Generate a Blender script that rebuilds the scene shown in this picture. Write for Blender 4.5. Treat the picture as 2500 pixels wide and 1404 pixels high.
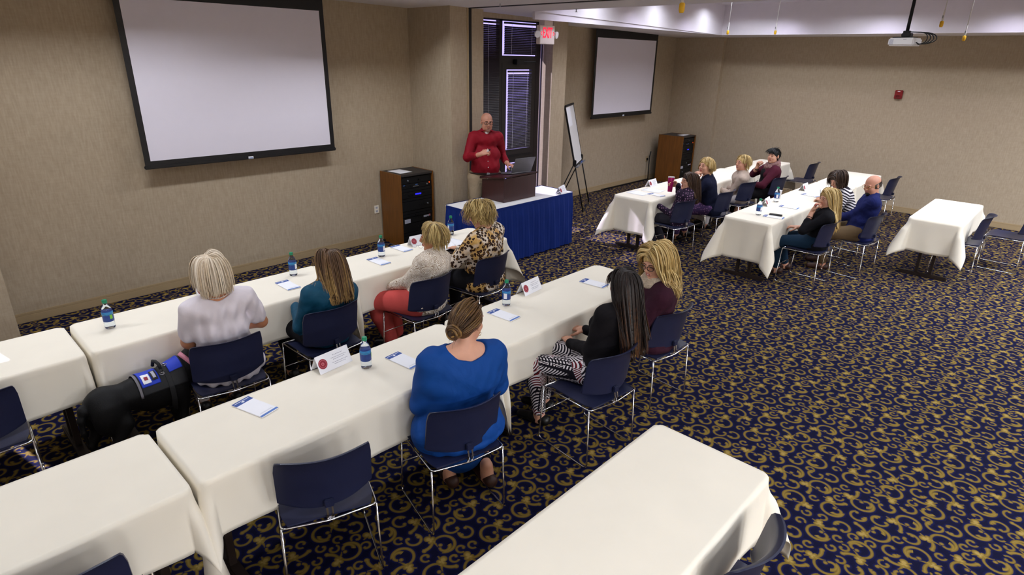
import bpy, bmesh, math, random
import numpy as np
from mathutils import Vector, Matrix, Euler
random.seed(7); rng = np.random.default_rng(7)
for _o in list(bpy.data.objects): bpy.data.objects.remove(_o)
SC = bpy.context.scene; COL = SC.collection
PI = math.pi; R = math.radians

# ---------------------------------------------------------------- camera
CAM_H, PITCH, ROLL, YAW, FPX = 2.5, R(21.073), R(1.149), R(46.69), 1459.25
fh = Vector((math.sin(YAW), math.cos(YAW), 0)); up = Vector((0, 0, 1))
fw = fh*math.cos(PITCH) - up*math.sin(PITCH)
rt = fw.cross(up).normalized(); uu = rt.cross(fw)
r2 = rt*math.cos(ROLL) + uu*math.sin(ROLL); u2 = -rt*math.sin(ROLL) + uu*math.cos(ROLL)
cd = bpy.data.cameras.new('camera'); co = bpy.data.objects.new('camera', cd); COL.objects.link(co)
M = Matrix((r2, u2, -fw)).transposed().to_4x4(); M.translation = Vector((0, 0, CAM_H)); co.matrix_world = M
cd.sensor_width = 36; cd.lens = FPX/2500*36; cd.clip_start = 0.05; cd.clip_end = 200
SC.camera = co

# ---------------------------------------------------------------- sky, sun, exposure
SC.view_settings.view_transform = 'Standard'; SC.view_settings.look = 'None'
SC.view_settings.gamma = 1; SC.view_settings.use_curve_mapping = False
SC.view_settings.exposure = -0.06
w = bpy.data.worlds.new('sky'); SC.world = w; w.use_nodes = True
bg = w.node_tree.nodes['Background']; bg.inputs[0].default_value = (0.50, 0.42, 1.0, 1); bg.inputs[1].default_value = 2.2
sl = bpy.data.lights.new('sun', 'SUN'); sl.energy = 20; sl.angle = R(0.5); sl.color = (.86, .80, 1.0)
so = bpy.data.objects.new('sun', sl); COL.objects.link(so)
sd = Vector((0.205, -0.98, -0.86)); so.rotation_euler = sd.to_track_quat('-Z', 'Y').to_euler(); so.location = (6, 12, 8)

def area(name, loc, sx, sy, power, color, spread=140, rot=(0, 0, 0)):
    l = bpy.data.lights.new(name, 'AREA'); l.shape = 'RECTANGLE'; l.size = sx; l.size_y = sy
    l.energy = power; l.color = color; l.spread = R(spread)
    o = bpy.data.objects.new(name, l); COL.objects.link(o); o.location = loc; o.rotation_euler = rot
    return o
WARM = (.94, .985, 1.06); COOL = (.80, .76, 1.0)
LP = 27
LOWL = [(x, y) for x in (-1.2, 1.4, 4.0) for y in (1.0, 3.2, 5.45)]
for x, y in LOWL: area('ceiling_or_fill_lamp', (x, y, 3.25), 1.1, .16, LP*{1.0: .4, 3.2: .5, 5.45: 1.45}[y], WARM, 180)
for x in (-1.2, 1.4, 4.0):  # unseen fill rows added behind the camera to brighten the camera-facing cloth sides
    for y in (-4.8, -2.8, -.9): area('ceiling_or_fill_lamp', (x, y, 3.03), 1.1, .5, LP*{-4.8: 10.0, -2.8: 1.8, -.9: .4}[y], WARM, 165)
for x in (7.6, 9.3, 11.0):
    for y in (-1.5, 0.9, 3.0, 4.95):
        area('ceiling_or_fill_lamp', (x, y, 3.47), .22, 1.1, LP*(3.4 if y < 0 else .65), WARM, 150)  # the stronger row at negative y is added, unseen fill from behind
def spot(loc, power, size=95, blend=.35, color=COOL):
    l = bpy.data.lights.new('downlight', 'SPOT'); l.energy = power; l.color = color; l.spot_size = R(size); l.spot_blend = blend; l.shadow_soft_size = .04
    o = bpy.data.objects.new('downlight', l); COL.objects.link(o); o.location = loc
    return o
for y in (4.5, 2.9, 1.3): spot((11.32, y, 3.485), 30, 124, .9)
for x in (10.4, 8.7, 7.0): spot((x, 5.26, 3.485), 30, 124, .9)

# ---------------------------------------------------------------- helpers
def tag(o, label=None, cat=None, group=None, kind=None):
    if label: o['label'] = label
    if cat: o['category'] = cat
    if group: o['group'] = group
    if kind: o['kind'] = kind
    return o
def thing(name, label, cat, loc=(0, 0, 0), rz=0, group=None):
    o = bpy.data.objects.new(name, None); COL.objects.link(o); o.location = loc; o.rotation_euler = (0, 0, rz)
    o.empty_display_size = .05
    return tag(o, label, cat, group)
def copy_tree(o, parent=None):
    c = o.copy(); COL.objects.link(c); c.parent = parent
    for ch in list(o.children): copy_tree(ch, c)
    return c
class MB:
    """collects shapes into one mesh"""
    def __init__(s): s.v = []; s.f = []; s.m = []; s.mats = []
    def mi(s, m):
        if m not in s.mats: s.mats.append(m)
        return s.mats.index(m)
    def add(s, vs, fs, m):
        n = len(s.v); s.v += [tuple(p) for p in vs]; i = s.mi(m)
        for f in fs: s.f.append(tuple(a+n for a in f)); s.m.append(i)
        return s
    def box(s, x0, x1, y0, y1, z0, z1, m, b=0.0, mat=None):
        if b > 0:
            bm = bmesh.new(); bmesh.ops.create_cube(bm, size=1)
            for v in bm.verts: v.co = Vector(((x0+x1)/2+v.co.x*(x1-x0), (y0+y1)/2+v.co.y*(y1-y0), (z0+z1)/2+v.co.z*(z1-z0)))
            bmesh.ops.bevel(bm, geom=bm.edges[:], offset=b, segments=2, affect='EDGES')
            bm.verts.index_update(); vs = [v.co.copy() for v in bm.verts]; fs = [[v.index for v in f.verts] for f in bm.faces]; bm.free()
        else:
            vs = [Vector(p) for p in ((x0,y0,z0),(x1,y0,z0),(x1,y1,z0),(x0,y1,z0),(x0,y0,z1),(x1,y0,z1),(x1,y1,z1),(x0,y1,z1))]
            fs = [(3,2,1,0),(4,5,6,7),(0,1,5,4),(1,2,6,5),(2,3,7,6),(3,0,4,7)]
        if mat is not None: vs = [mat @ v for v in vs]
        return s.add(vs, fs, m)
    def quad(s, a, b, c, d, m): return s.add([a, b, c, d], [(0, 1, 2, 3)], m)
    def tube(s, pts, r, m, n=8, closed=False):
        pts = [Vector(p) for p in pts]; k = len(pts)
        rs = r if isinstance(r, (list, tuple)) else [r]*k
        vs = []; prev = None
        for i, p in enumerate(pts):
            a = pts[(i-1) % k] if (closed or i > 0) else p; c = pts[(i+1) % k] if (closed or i < k-1) else p
            t = (c-a)
            t = t.normalized() if t.length > 1e-9 else Vector((0, 0, 1))
            if prev is None: q = t.orthogonal().normalized()
            else:
                q = prev - t*prev.dot(t); q = q.normalized() if q.length > 1e-6 else t.orthogonal().normalized()
            prev = q; w2 = t.cross(q)
            for j in range(n): vs.append(p + (q*math.cos(2*PI*j/n) + w2*math.sin(2*PI*j/n))*rs[i])
        fs = []
        for i in range(k if closed else k-1):
            for j in range(n):
                a = i*n+j; b = i*n+(j+1) % n; c = ((i+1) % k)*n+(j+1) % n; d = ((i+1) % k)*n+j
                fs.append((a, b, c, d))
        if not closed: fs += [tuple(range(n))[::-1], tuple(range((k-1)*n, k*n))]
        return s.add(vs, fs, m)
    def lathe(s, prof, m, n=24, loc=(0, 0, 0), mat=None):
        vs = []; fs = []
        for r_, z in prof:
            for j in range(n): vs.append(Vector((loc[0]+r_*math.cos(2*PI*j/n), loc[1]+r_*math.sin(2*PI*j/n), loc[2]+z)))
        for i in range(len(prof)-1):
            for j in range(n): fs.append((i*n+j, i*n+(j+1) % n, (i+1)*n+(j+1) % n, (i+1)*n+j))
        if prof[0][0] > 1e-4: fs.append(tuple(range(n))[::-1])
        if prof[-1][0] > 1e-4: fs.append(tuple(range((len(prof)-1)*n, len(prof)*n)))
        if mat is not None: vs = [mat @ v for v in vs]
        return s.add(vs, fs, m)
    def grid(s, P, m, flip=False):
        nu = len(P); nv = len(P[0]); vs = [p for row in P for p in row]; fs = []
        for i in range(nu-1):
            for j in range(nv-1):
                q = (i*nv+j, (i+1)*nv+j, (i+1)*nv+j+1, i*nv+j+1)
                fs.append(q[::-1] if flip else q)
        return s.add(vs, fs, m)
    def poly(s, pts, z0, z1, m):
        """vertical prism over xy polygon (ccw)"""
        n = len(pts); vs = [(p[0], p[1], z0) for p in pts]+[(p[0], p[1], z1) for p in pts]
        fs = [tuple(range(n))[::-1], tuple(range(n, 2*n))]+[(i, (i+1) % n, n+(i+1) % n, n+i) for i in range(n)]
        return s.add(vs, fs, m)
    def build(s, name, parent=None, smooth=False, loc=None, auto=None):
        me = bpy.data.meshes.new(name); me.from_pydata(s.v, [], s.f)
        for m in s.mats: me.materials.append(m)
        me.polygons.foreach_set('material_index', s.m)
        if smooth or auto is not None: me.polygons.foreach_set('use_smooth', [True]*len(s.f))
        me.validate(); me.update()
        if auto is not None:
            try: me.set_sharp_from_angle(angle=R(auto))
            except Exception: pass
        o = bpy.data.objects.new(name, me); COL.objects.link(o)
        if parent is not None: o.parent = parent
        if loc is not None: o.location = loc
        return o

# ---------------------------------------------------------------- materials
def srgb(r, g, b):
    f = lambda c: (c/255/12.92) if c/255 <= .04045 else ((c/255+.055)/1.055)**2.4
    return (f(r), f(g), f(b), 1)
class NT:
    def __init__(s, nt): s.nt = nt; s.n = nt.nodes; s.l = nt.links
    def new(s, t, **kw):
        n = s.n.new(t)
        for k, v in kw.items():
            if k == 'ins':
                for a, b in v.items():
                    if hasattr(b, 'is_output') or isinstance(b, bpy.types.NodeSocket): s.l.new(b, n.inputs[a])
                    else: n.inputs[a].default_value = b
            else: setattr(n, k, v)
        return n
    def math(s, op, a, b=None, c=None, clamp=False):
        n = s.n.new('ShaderNodeMath'); n.operation = op; n.use_clamp = clamp
        for i, x in enumerate((a, b, c)):
            if x is None: continue
            if isinstance(x, (int, float)): n.inputs[i].default_value = x
            else: s.l.new(x, n.inputs[i])
        return n.outputs[0]
    def mix(s, f, a, b, blend='MIX'):
        n = s.n.new('ShaderNodeMix'); n.data_type = 'RGBA'; n.blend_type = blend
        for i, x in ((0, f), (6, a), (7, b)):
            if isinstance(x, (int, float, tuple)): n.inputs[i].default_value = x
            else: s.l.new(x, n.inputs[i])
        return n.outputs[2]
def mat(name, col, rough=.6, metal=0, noise=.08, nscale=12, bump=0, bscale=40, coat=0, trans=0, emit=None, estr=0, sheen=0, stretch=None, ior=None, spec=None, alpha=None):
    m = bpy.data.materials.new(name); m.use_nodes = True; t = NT(m.node_tree); p = t.n['Principled BSDF']
    c = col if len(col) == 4 else (*col, 1)
    tc = t.new('ShaderNodeTexCoord'); src = tc.outputs['Object']
    if stretch:
        mp = t.new('ShaderNodeMapping', ins={'Scale': stretch}); t.l.new(src, mp.inputs['Vector']); src = mp.outputs[0]
    nz = t.new('ShaderNodeTexNoise', ins={'Scale': nscale, 'Detail': 3.0}); t.l.new(src, nz.inputs['Vector'])
    dark = tuple(x*(1-noise*2) for x in c[:3])+(1,); lite = tuple(min(1, x*(1+noise)) for x in c[:3])+(1,)
    t.l.new(t.mix(nz.outputs['Fac'], dark, lite), p.inputs['Base Color'])
    p.inputs['Roughness'].default_value = rough; p.inputs['Metallic'].default_value = metal
    if coat: p.inputs['Coat Weight'].default_value = coat
    if trans: p.inputs['Transmission Weight'].default_value = trans
    if ior: p.inputs['IOR'].default_value = ior
    if sheen: p.inputs['Sheen Weight'].default_value = sheen
    if spec is not None: p.inputs['Specular IOR Level'].default_value = spec
    if alpha is not None: p.inputs['Alpha'].default_value = alpha
    if emit: p.inputs['Emission Color'].default_value = emit; p.inputs['Emission Strength'].default_value = estr
    if bump:
        b = t.new('ShaderNodeTexNoise', ins={'Scale': bscale, 'Detail': 4.0}); t.l.new(src, b.inputs['Vector'])
        bn = t.new('ShaderNodeBump', ins={'Strength': bump, 'Distance': .01}); t.l.new(b.outputs['Fac'], bn.inputs['Height']); t.l.new(bn.outputs[0], p.inputs['Normal'])
    return m
M_ = {}
M_['ceiling'] = mat('ceiling paint', srgb(226, 220, 222), .9, noise=.02)
M_['cove'] = mat('cove paint', srgb(222, 216, 226), .9, noise=.02)
M_['louver'] = mat('lamp recess', srgb(28, 27, 26), .8, noise=.02)
M_['base'] = mat('baseboard vinyl', srgb(168, 146, 112), .5, noise=.03)
M_['cloth'] = mat('cream linen', srgb(238, 230, 214), .85, noise=.03, nscale=4, bump=.12, bscale=9, sheen=.1)
M_['white'] = mat('white paper', srgb(240, 240, 246), .7, noise=.01)
M_['chrome'] = mat('chrome', (.75, .75, .78), .12, 1, noise=.02)
M_['navyplastic'] = mat('navy plastic', srgb(30, 34, 62), .38, noise=.06, nscale=30, bump=.05, bscale=300, spec=.5)
M_['blackmetal'] = mat('black metal', srgb(18, 17, 20), .45, .3, noise=.1)
M_['darkbrown'] = mat('dark brown steel', srgb(38, 26, 22), .5, .2, noise=.1)
M_['blackframe'] = mat('black frame', srgb(14, 13, 17), .5, noise=.1)
M_['screen'] = mat('screen fabric', srgb(226, 220, 232), .9, noise=.01)
M_['oak'] = mat('oak veneer', srgb(124, 76, 26), .42, noise=.28, nscale=7, stretch=(6, 6, .5))
M_['rackblack'] = mat('rack black', srgb(16, 16, 19), .5, noise=.15, spec=.3)
M_['racktop'] = mat('rack top', srgb(52, 46, 44), .6, noise=.05)
M_['mahog'] = mat('mahogany', srgb(58, 26, 26), .35, noise=.2, nscale=6, stretch=(8, 8, .8), coat=.15)
M_['skirt'] = mat('blue skirting', srgb(10, 38, 112), .8, noise=.08, spec=.2)
M_['green'] = mat('green cap', srgb(16, 132, 92), .4, noise=.02)
M_['bluelabel'] = mat('blue label', srgb(20, 60, 140), .4, noise=.35, nscale=45)
M_['lightlabel'] = mat('light blue label', srgb(40, 130, 190), .4, noise=.3, nscale=60)
M_['leaf'] = mat('leaf green', srgb(120, 190, 60), .5)
M_['headblue'] = mat('pad blue', srgb(38, 74, 150), .6, noise=.03)
M_['footblue'] = mat('pad light blue', srgb(78, 118, 190), .6, noise=.03)
M_['greytext'] = mat('grey print', srgb(176, 176, 190), .7)
M_['sealred'] = mat('seal red', srgb(150, 28, 50), .6, noise=.2, nscale=220)
M_['sealpink'] = mat('seal pink', srgb(214, 130, 140), .6)
M_['yellow'] = mat('yellow cap', srgb(238, 186, 30), .45, noise=.03)
M_['offwhite'] = mat('white plastic', srgb(228, 226, 226), .4, noise=.02)
M_['red'] = mat('alarm red', srgb(130, 18, 22), .4, noise=.05)
M_['exitred'] = mat('exit red', srgb(235, 40, 70), .5, emit=srgb(240, 30, 60), estr=1.2)
M_['exitwhite'] = mat('exit white', srgb(226, 214, 208), .5, noise=.01)
M_['silver'] = mat('silver', srgb(150, 152, 160), .35, .6, noise=.04)
M_['bluelight'] = mat('blue display', srgb(20, 20, 200), .4, emit=srgb(40, 40, 255), estr=1.6)
M_['orangelight'] = mat('orange lamp', srgb(220, 80, 20), .4, emit=srgb(255, 90, 20), estr=1.0)
M_['slat'] = mat('blind slat', srgb(30, 20, 22), .55, noise=.08)
M_['doorframe'] = mat('dark door frame', srgb(22, 16, 18), .4, noise=.1)
M_['magenta'] = mat('magenta steel', srgb(176, 20, 100), .3, .4, noise=.03)
M_['phone'] = mat('phone black', srgb(20, 20, 24), .25)
M_['cupwhite'] = mat('white cup', srgb(225, 225, 230), .5)
M_['wallstripe'] = mat('dark strip', srgb(12, 10, 12), .6)
def glass_mat(name, col=(1, 1, 1, 1), rough=.03, ior=1.2):
    m = bpy.data.materials.new(name); m.use_nodes = True; p = m.node_tree.nodes['Principled BSDF']
    p.inputs['Base Color'].default_value = col; p.inputs['Transmission Weight'].default_value = 1; p.inputs['Roughness'].default_value = rough; p.inputs['IOR'].default_value = ior
    return m
M_['pet'] = glass_mat('clear bottle', (.86, .93, 1, 1), .05, 1.25)
def thin_glass():
    m = bpy.data.materials.new('window glass'); m.use_nodes = True; t = NT(m.node_tree); out = t.n['Material Output']; t.n.remove(t.n['Principled BSDF'])
    tr = t.new('ShaderNodeBsdfTransparent'); tr.inputs[0].default_value = (.90, .90, .95, 1); gl = t.new('ShaderNodeBsdfGlossy'); gl.inputs['Roughness'].default_value = .02
    mx = t.new('ShaderNodeMixShader'); mx.inputs[0].default_value = .06; t.l.new(tr.outputs[0], mx.inputs[1]); t.l.new(gl.outputs[0], mx.inputs[2]); t.l.new(mx.outputs[0], out.inputs[0]); return m
M_['pane'] = thin_glass()

def wall_mat():
    m = bpy.data.materials.new('woven vinyl wallcovering'); m.use_nodes = True; t = NT(m.node_tree); p = t.n['Principled BSDF']
    tc = t.new('ShaderNodeTexCoord')
    mp = t.new('ShaderNodeMapping', ins={'Scale': (70, 70, 9)}); t.l.new(tc.outputs['Object'], mp.inputs[0])
    n1 = t.new('ShaderNodeTexNoise', ins={'Scale': 1.0, 'Detail': 3.0}); t.l.new(mp.outputs[0], n1.inputs['Vector'])
    mp2 = t.new('ShaderNodeMapping', ins={'Scale': (14, 14, 60)}); t.l.new(tc.outputs['Object'], mp2.inputs[0])
    n2 = t.new('ShaderNodeTexNoise', ins={'Scale': 1.0, 'Detail': 2.0}); t.l.new(mp2.outputs[0], n2.inputs['Vector'])
    f = t.math('ADD', t.math('MULTIPLY', n1.outputs['Fac'], .7), t.math('MULTIPLY', n2.outputs['Fac'], .3))
    rp = t.new('ShaderNodeValToRGB'); t.l.new(f, rp.inputs[0])
    rp.color_ramp.elements[0].position = .3; rp.color_ramp.elements[0].color = srgb(162, 145, 122)
    rp.color_ramp.elements[1].position = .7; rp.color_ramp.elements[1].color = srgb(180, 164, 141)
    t.l.new(rp.outputs[0], p.inputs['Base Color']); p.inputs['Roughness'].default_value = .75
    bn = t.new('ShaderNodeBump', ins={'Strength': .12, 'Distance': .004}); t.l.new(f, bn.inputs['Height']); t.l.new(bn.outputs[0], p.inputs['Normal'])
    return m
M_['wall'] = wall_mat()

# carpet: scrolls, curls and three-lobed leaves tiled over navy
def carpet_mat():
    def group(name, ins, outs):
        g = bpy.data.node_groups.new(name, 'ShaderNodeTree')
        for n, ty in ins: g.interface.new_socket(n, in_out='INPUT', socket_type=ty)
        for n, ty in outs: g.interface.new_socket(n, in_out='OUTPUT', socket_type=ty)
        t = NT(g); gi = t.new('NodeGroupInput'); go = t.new('NodeGroupOutput'); return g, t, gi, go
    F = 'NodeSocketFloat'; V = 'NodeSocketVector'
    # Arc: band of varying width round a circle with drifting radius
    gA, t, gi, go = group('Arc', [('P', V), ('C', V), ('Start', F), ('R0', F), ('R1', F), ('Span', F), ('W0', F), ('W1', F)], [('M', F)])
    sub = t.new('ShaderNodeVectorMath', operation='SUBTRACT'); t.l.new(gi.outputs['P'], sub.inputs[0]); t.l.new(gi.outputs['C'], sub.inputs[1])
    ln = t.new('ShaderNodeVectorMath', operation='LENGTH'); t.l.new(sub.outputs[0], ln.inputs[0])
    sx = t.new('ShaderNodeSeparateXYZ'); t.l.new(sub.outputs[0], sx.inputs[0])
    th = t.math('ARCTAN2', sx.outputs[1], sx.outputs[0]); th = t.math('SUBTRACT', th, gi.outputs['Start']); th = t.math('FLOORED_MODULO', th, 2*PI)
    tt = t.math('DIVIDE', th, gi.outputs['Span'])
    def lerp(a, b): return t.math('MULTIPLY_ADD', t.math('SUBTRACT', b, a), tt, a)
    rr = lerp(gi.outputs['R0'], gi.outputs['R1']); ww = lerp(gi.outputs['W0'], gi.outputs['W1'])
    e = t.math('ABSOLUTE', t.math('SUBTRACT', ln.outputs['Value'], rr)); d = t.math('SUBTRACT', ww, e)
    d = t.math('MINIMUM', d, t.math('MULTIPLY', t.math('SUBTRACT', 1.0, tt), .3))
    t.l.new(d, go.inputs[0])
    # Ball
    gB, t, gi, go = group('Ball', [('P', V), ('C', V), ('Rad', F)], [('M', F)])
    dn = t.new('ShaderNodeVectorMath', operation='DISTANCE'); t.l.new(gi.outputs[0], dn.inputs[0]); t.l.new(gi.outputs[1], dn.inputs[1])
    t.l.new(t.math('SUBTRACT', gi.outputs[2], dn.outputs['Value']), go.inputs[0])
    # Leaf: lobed fan
    gL, t, gi, go = group('Leaf', [('P', V), ('C', V), ('Rot', F), ('Rad', F)], [('M', F)])
    sub = t.new('ShaderNodeVectorMath', operation='SUBTRACT'); t.l.new(gi.outputs['P'], sub.inputs[0]); t.l.new(gi.outputs['C'], sub.inputs[1])
    ln = t.new('ShaderNodeVectorMath', operation='LENGTH'); t.l.new(sub.outputs[0], ln.inputs[0])
    sx = t.new('ShaderNodeSeparateXYZ'); t.l.new(sub.outputs[0], sx.inputs[0])
    th = t.math('SUBTRACT', t.math('ARCTAN2', sx.outputs[1], sx.outputs[0]), gi.outputs['Rot'])
    lob = t.math('POWER', t.math('ABSOLUTE', t.math('COSINE', t.math('MULTIPLY', th, 1.5))), .6)
    fr = t.math('MULTIPLY_ADD', t.math('COSINE', th), .22, .78)
    rad = t.math('MULTIPLY', t.math('MULTIPLY', gi.outputs['Rad'], fr), t.math('MULTIPLY_ADD', lob, .62, .38))
    t.l.new(t.math('SUBTRACT', rad, ln.outputs['Value']), go.inputs[0])
    def inst(t, g, P, kw):
        n = t.n.new('ShaderNodeGroup'); n.node_tree = g; t.l.new(P, n.inputs['P'])
        for k, v in kw.items(): n.inputs[k].default_value = v
        return n.outputs[0]
    def motif(name, items):
        g, t, gi, go = group(name, [('P', V)], [('M', F)]); acc = None
        for kind, kw in items:
            o = inst(t, {'A': gA, 'B': gB, 'L': gL}[kind], gi.outputs[0], kw)
            acc = o if acc is None else t.math('MAXIMUM', acc, o)
        t.l.new(acc, go.inputs[0]); return g
    A = lambda cx, cy, st, r0, r1, sp, w0, w1: ('A', {'C': (cx, cy, 0), 'Start': R(st), 'R0': r0, 'R1': r1, 'Span': R(sp), 'W0': w0, 'W1': w1})
    B = lambda cx, cy, r: ('B', {'C': (cx, cy, 0), 'Rad': r})
    L = lambda cx, cy, rot, r: ('L', {'C': (cx, cy, 0), 'Rot': R(rot), 'Rad': r})
    big = motif('BigScroll', [A(0, 0, 100, .098, .080, 262, .012, .018), A(.030, -.004, 225, .050, .034, 215, .019, .013), B(.012, .030, .019), L(-.035, .118, 105, .066), A(-.002, .205, 235, .105, .10, 100, .012, .019),
                              B(.088, .150, .021), A(-.115, .045, 20, .105, .10, 62, .022, .006), A(.075, .125, 190, .095, .085, 52, .017, .003)])
    cee = motif('CeeScroll', [A(0, 0, 40, .066, .054, 275, .011, .016), B(.040, .034, .018), B(.0, -.046, .021)])
    tiny = motif('TinyCurl', [A(0, 0, 10, .040, .030, 285, .010, .013), B(.010, -.022, .015)])
    m = bpy.data.materials.new('scroll carpet'); m.use_nodes = True; t = NT(m.node_tree); p = t.n['Principled BSDF']
    tc = t.new('ShaderNodeTexCoord'); TS = .66
    sc = t.new('ShaderNodeVectorMath', operation='SCALE'); t.l.new(tc.outputs['Object'], sc.inputs[0]); sc.inputs['Scale'].default_value = 1/TS
    flat = t.new('ShaderNodeVectorMath', operation='MULTIPLY'); t.l.new(sc.outputs[0], flat.inputs[0]); flat.inputs[1].default_value = (1, 1, 0)
    wn = t.new('ShaderNodeTexNoise', ins={'Scale': 9.0, 'Detail': 1.0}); t.l.new(flat.outputs[0], wn.inputs['Vector'])
    P0 = flat.outputs[0]
    insts = [(big, 0.13, 0.167, 210, 1), (big, 0.171, 0.467, 330, 1), (big, 0.21, 0.845, 80, 1), (big, 0.509, 0.301, 310, -1), (big, 0.481, 0.665, 30, 1), (big, 0.455, 0.029, 320, -1), (big, 0.822, 0.19, 60, -1), (big, 0.864, 0.528, 270, 1), (big, 0.813, 0.838, 90, 1), (cee, 0.67, 0.005, 90, -1), (cee, 0.039, 0.719, 200, 1), (cee, 0.284, 0.651, 10, 1), (cee, 0.713, 0.352, 120, -1), (cee, 0.592, 0.493, 320, 1), (cee, 0.026, 0.33, 40, 1), (cee, 0.619, 0.133, 190, -1), (cee, 0.311, 0.246, 270, 1), (cee, 0.354, 0.5, 220, -1), (tiny, 0.862, 0.007, 110, 1), (tiny, 0.864, 0.698, 270, -1), (tiny, 0.713, 0.707, 290, 1), (tiny, 0.62, 0.86, 260, -1), (tiny, 0.002, 0.002, 280, 1), (tiny, 0.253, 0.023, 250, -1), (tiny, 0.041, 0.88, 200, 1), (tiny, 0.621, 0.608, 110, -1), (tiny, 0.417, 0.858, 230, -1), (tiny, 0.211, 0.328, 250, -1), (tiny, 0.834, 0.34, 0, 1), (tiny, 0.979, 0.609, 340, -1), (tiny, 0.992, 0.478, 30, -1), (tiny, 0.52, 0.895, 260, -1), (tiny, 0.668, 0.199, 150, 1), (tiny, 0.787, 0.627, 130, -1)]
    acc = None
    for g, cx, cy, rot, mir in insts:
        src0 = P0
        if acc is not None:   # keeps the long chain in order for the shader compiler
            ch = t.new('ShaderNodeVectorMath', operation='MULTIPLY_ADD'); t.l.new(acc, ch.inputs[0]); ch.inputs[1].default_value = (1e-7, 1e-7, 0); t.l.new(P0, ch.inputs[2]); src0 = ch.outputs[0]
        s_ = t.new('ShaderNodeVectorMath', operation='SUBTRACT'); t.l.new(src0, s_.inputs[0]); s_.inputs[1].default_value = (cx, cy, 0)
        w_ = t.new('ShaderNodeVectorMath', operation='WRAP'); t.l.new(s_.outputs[0], w_.inputs[0]); w_.inputs[1].default_value = (.5, .5, .5); w_.inputs[2].default_value = (-.5, -.5, -.5)
        r_ = t.new('ShaderNodeVectorRotate', rotation_type='Z_AXIS'); t.l.new(w_.outputs[0], r_.inputs['Vector']); r_.inputs['Angle'].default_value = R(rot)
        src = r_.outputs[0]
        if mir < 0:
            q_ = t.new('ShaderNodeVectorMath', operation='MULTIPLY'); t.l.new(src, q_.inputs[0]); q_.inputs[1].default_value = (-1, 1, 1); src = q_.outputs[0]
        n = t.n.new('ShaderNodeGroup'); n.node_tree = g; t.l.new(src, n.inputs[0])
        acc = n.outputs[0] if acc is None else t.math('MAXIMUM', acc, n.outputs[0])
    rp = t.new('ShaderNodeValToRGB'); mr = t.new('ShaderNodeMapRange', ins={'From Min': -.02, 'From Max': .03}); t.l.new(acc, mr.inputs['Value']); t.l.new(mr.outputs[0], rp.inputs[0])
    el = rp.color_ramp.elements
    el[0].position = 0; el[0].color = srgb(13, 13, 42)
    el[1].position = 1; el[1].color = srgb(160, 136, 76)
    for pos, c in ((.28, (18, 20, 62)), (.38, (34, 34, 74)), (.44, (100, 82, 36)), (.60, (126, 104, 46)), (.82, (144, 120, 58))):
        e = el.new(pos); e.color = srgb(*c)
    fz = t.new('ShaderNodeTexNoise', ins={'Scale': 260.0, 'Detail': 2.0}); t.l.new(tc.outputs['Object'], fz.inputs['Vector'])
    mx = t.mix(t.math('MULTIPLY', fz.outputs['Fac'], .3), rp.outputs[0], (.0, .0, .004, 1))
    t.l.new(mx, p.inputs['Base Color']); p.inputs['Roughness'].default_value = .95; p.inputs['Specular IOR Level'].default_value = .1
    bn = t.new('ShaderNodeBump', ins={'Strength': .3, 'Distance': .003}); t.l.new(fz.outputs['Fac'], bn.inputs['Height']); t.l.new(bn.outputs[0], p.inputs['Normal'])
    return m
M_['carpet'] = carpet_mat()

# ---------------------------------------------------------------- room shell
def zc(x): return 3.085 - .0175*(min(max(x, 0), 12.6)-5.2)
def struct(mb, name, **k): return tag(mb.build(name, **k), kind='structure')
XR, YW = 12.6, 7.06
X0, Y0 = -3.2, -5.8
W = M_['wall']
fl = MB(); fl.box(X0-.2, XR+.3, Y0-.2, YW+.3, -.1, 0, M_['carpet']); struct(fl, 'floor')
# wall with the screens: pilasters, door alcove
g = MB()
g.box(.30, 5.35, YW, YW+.2, 0, 3.3, W); struct(g, 'wall_screen')
g = MB(); g.box(8.64, XR, YW, YW+.2, 0, 3.3, W); struct(g, 'wall_easel')
g = MB(); g.box(.11, .466, 6.2, YW+.2, 0, 3.3, W); struct(g, 'wall_pilaster_left')
g = MB(); g.box(5.35, 5.65, 6.2, YW+.2, 0, 3.3, W); g.box(5.66, 5.715, 6.197, YW+.2, 0, 3.3, M_['wallstripe']); g.box(5.715, 5.93, 6.2, 6.60, 0, 3.3, W)
g.box(5.635, 5.66, 6.192, 6.27, 0, 3.1, M_['base']); struct(g, 'wall_pilaster_door')
g = MB(); g.box(7.46, 7.80, 6.28, 6.60, 0, 3.3, W); g.poly([(7.76, 6.56), (7.80, 6.52), (8.70, 7.05), (8.70, 7.13)], 0, 3.3, W); struct(g, 'wall_column')
g = MB(); g.box(5.93, 7.46, 6.45, 6.60, 3.0, 3.3, W); struct(g, 'wall_door_header')
# left of the left pilaster: second glazed opening with a narrow sunlit slit
g = MB(); g.box(X0, -.235, 6.45, 6.47, 0, 3.3, W); g.box(-.19, .11, 6.45, 6.47, 0, 3.3, W); g.box(-.235, -.19, 6.45, 6.47, 2.75, 3.3, W); struct(g, 'wall_window_left')
g = MB(); g.box(-.235, -.19, 6.455, 6.46, 0, 2.75, M_['pane']); struct(g, 'window_2')
g = MB(); g.box(XR, XR+.2, Y0, YW+.2, 0, 3.3, W); struct(g, 'wall_right')
g = MB(); g.box(XR-.10, XR, 5.98, YW, 0, 3.2, W); struct(g, 'wall_right_pilaster')
g = MB(); g.box(X0-.2, X0, Y0-.2, YW, 0, 3.3, W); struct(g, 'wall_left')
g = MB(); g.box(X0-.2, XR+.2, Y0-.2, Y0, 0, 3.6, W); struct(g, 'wall_rear')
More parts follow.
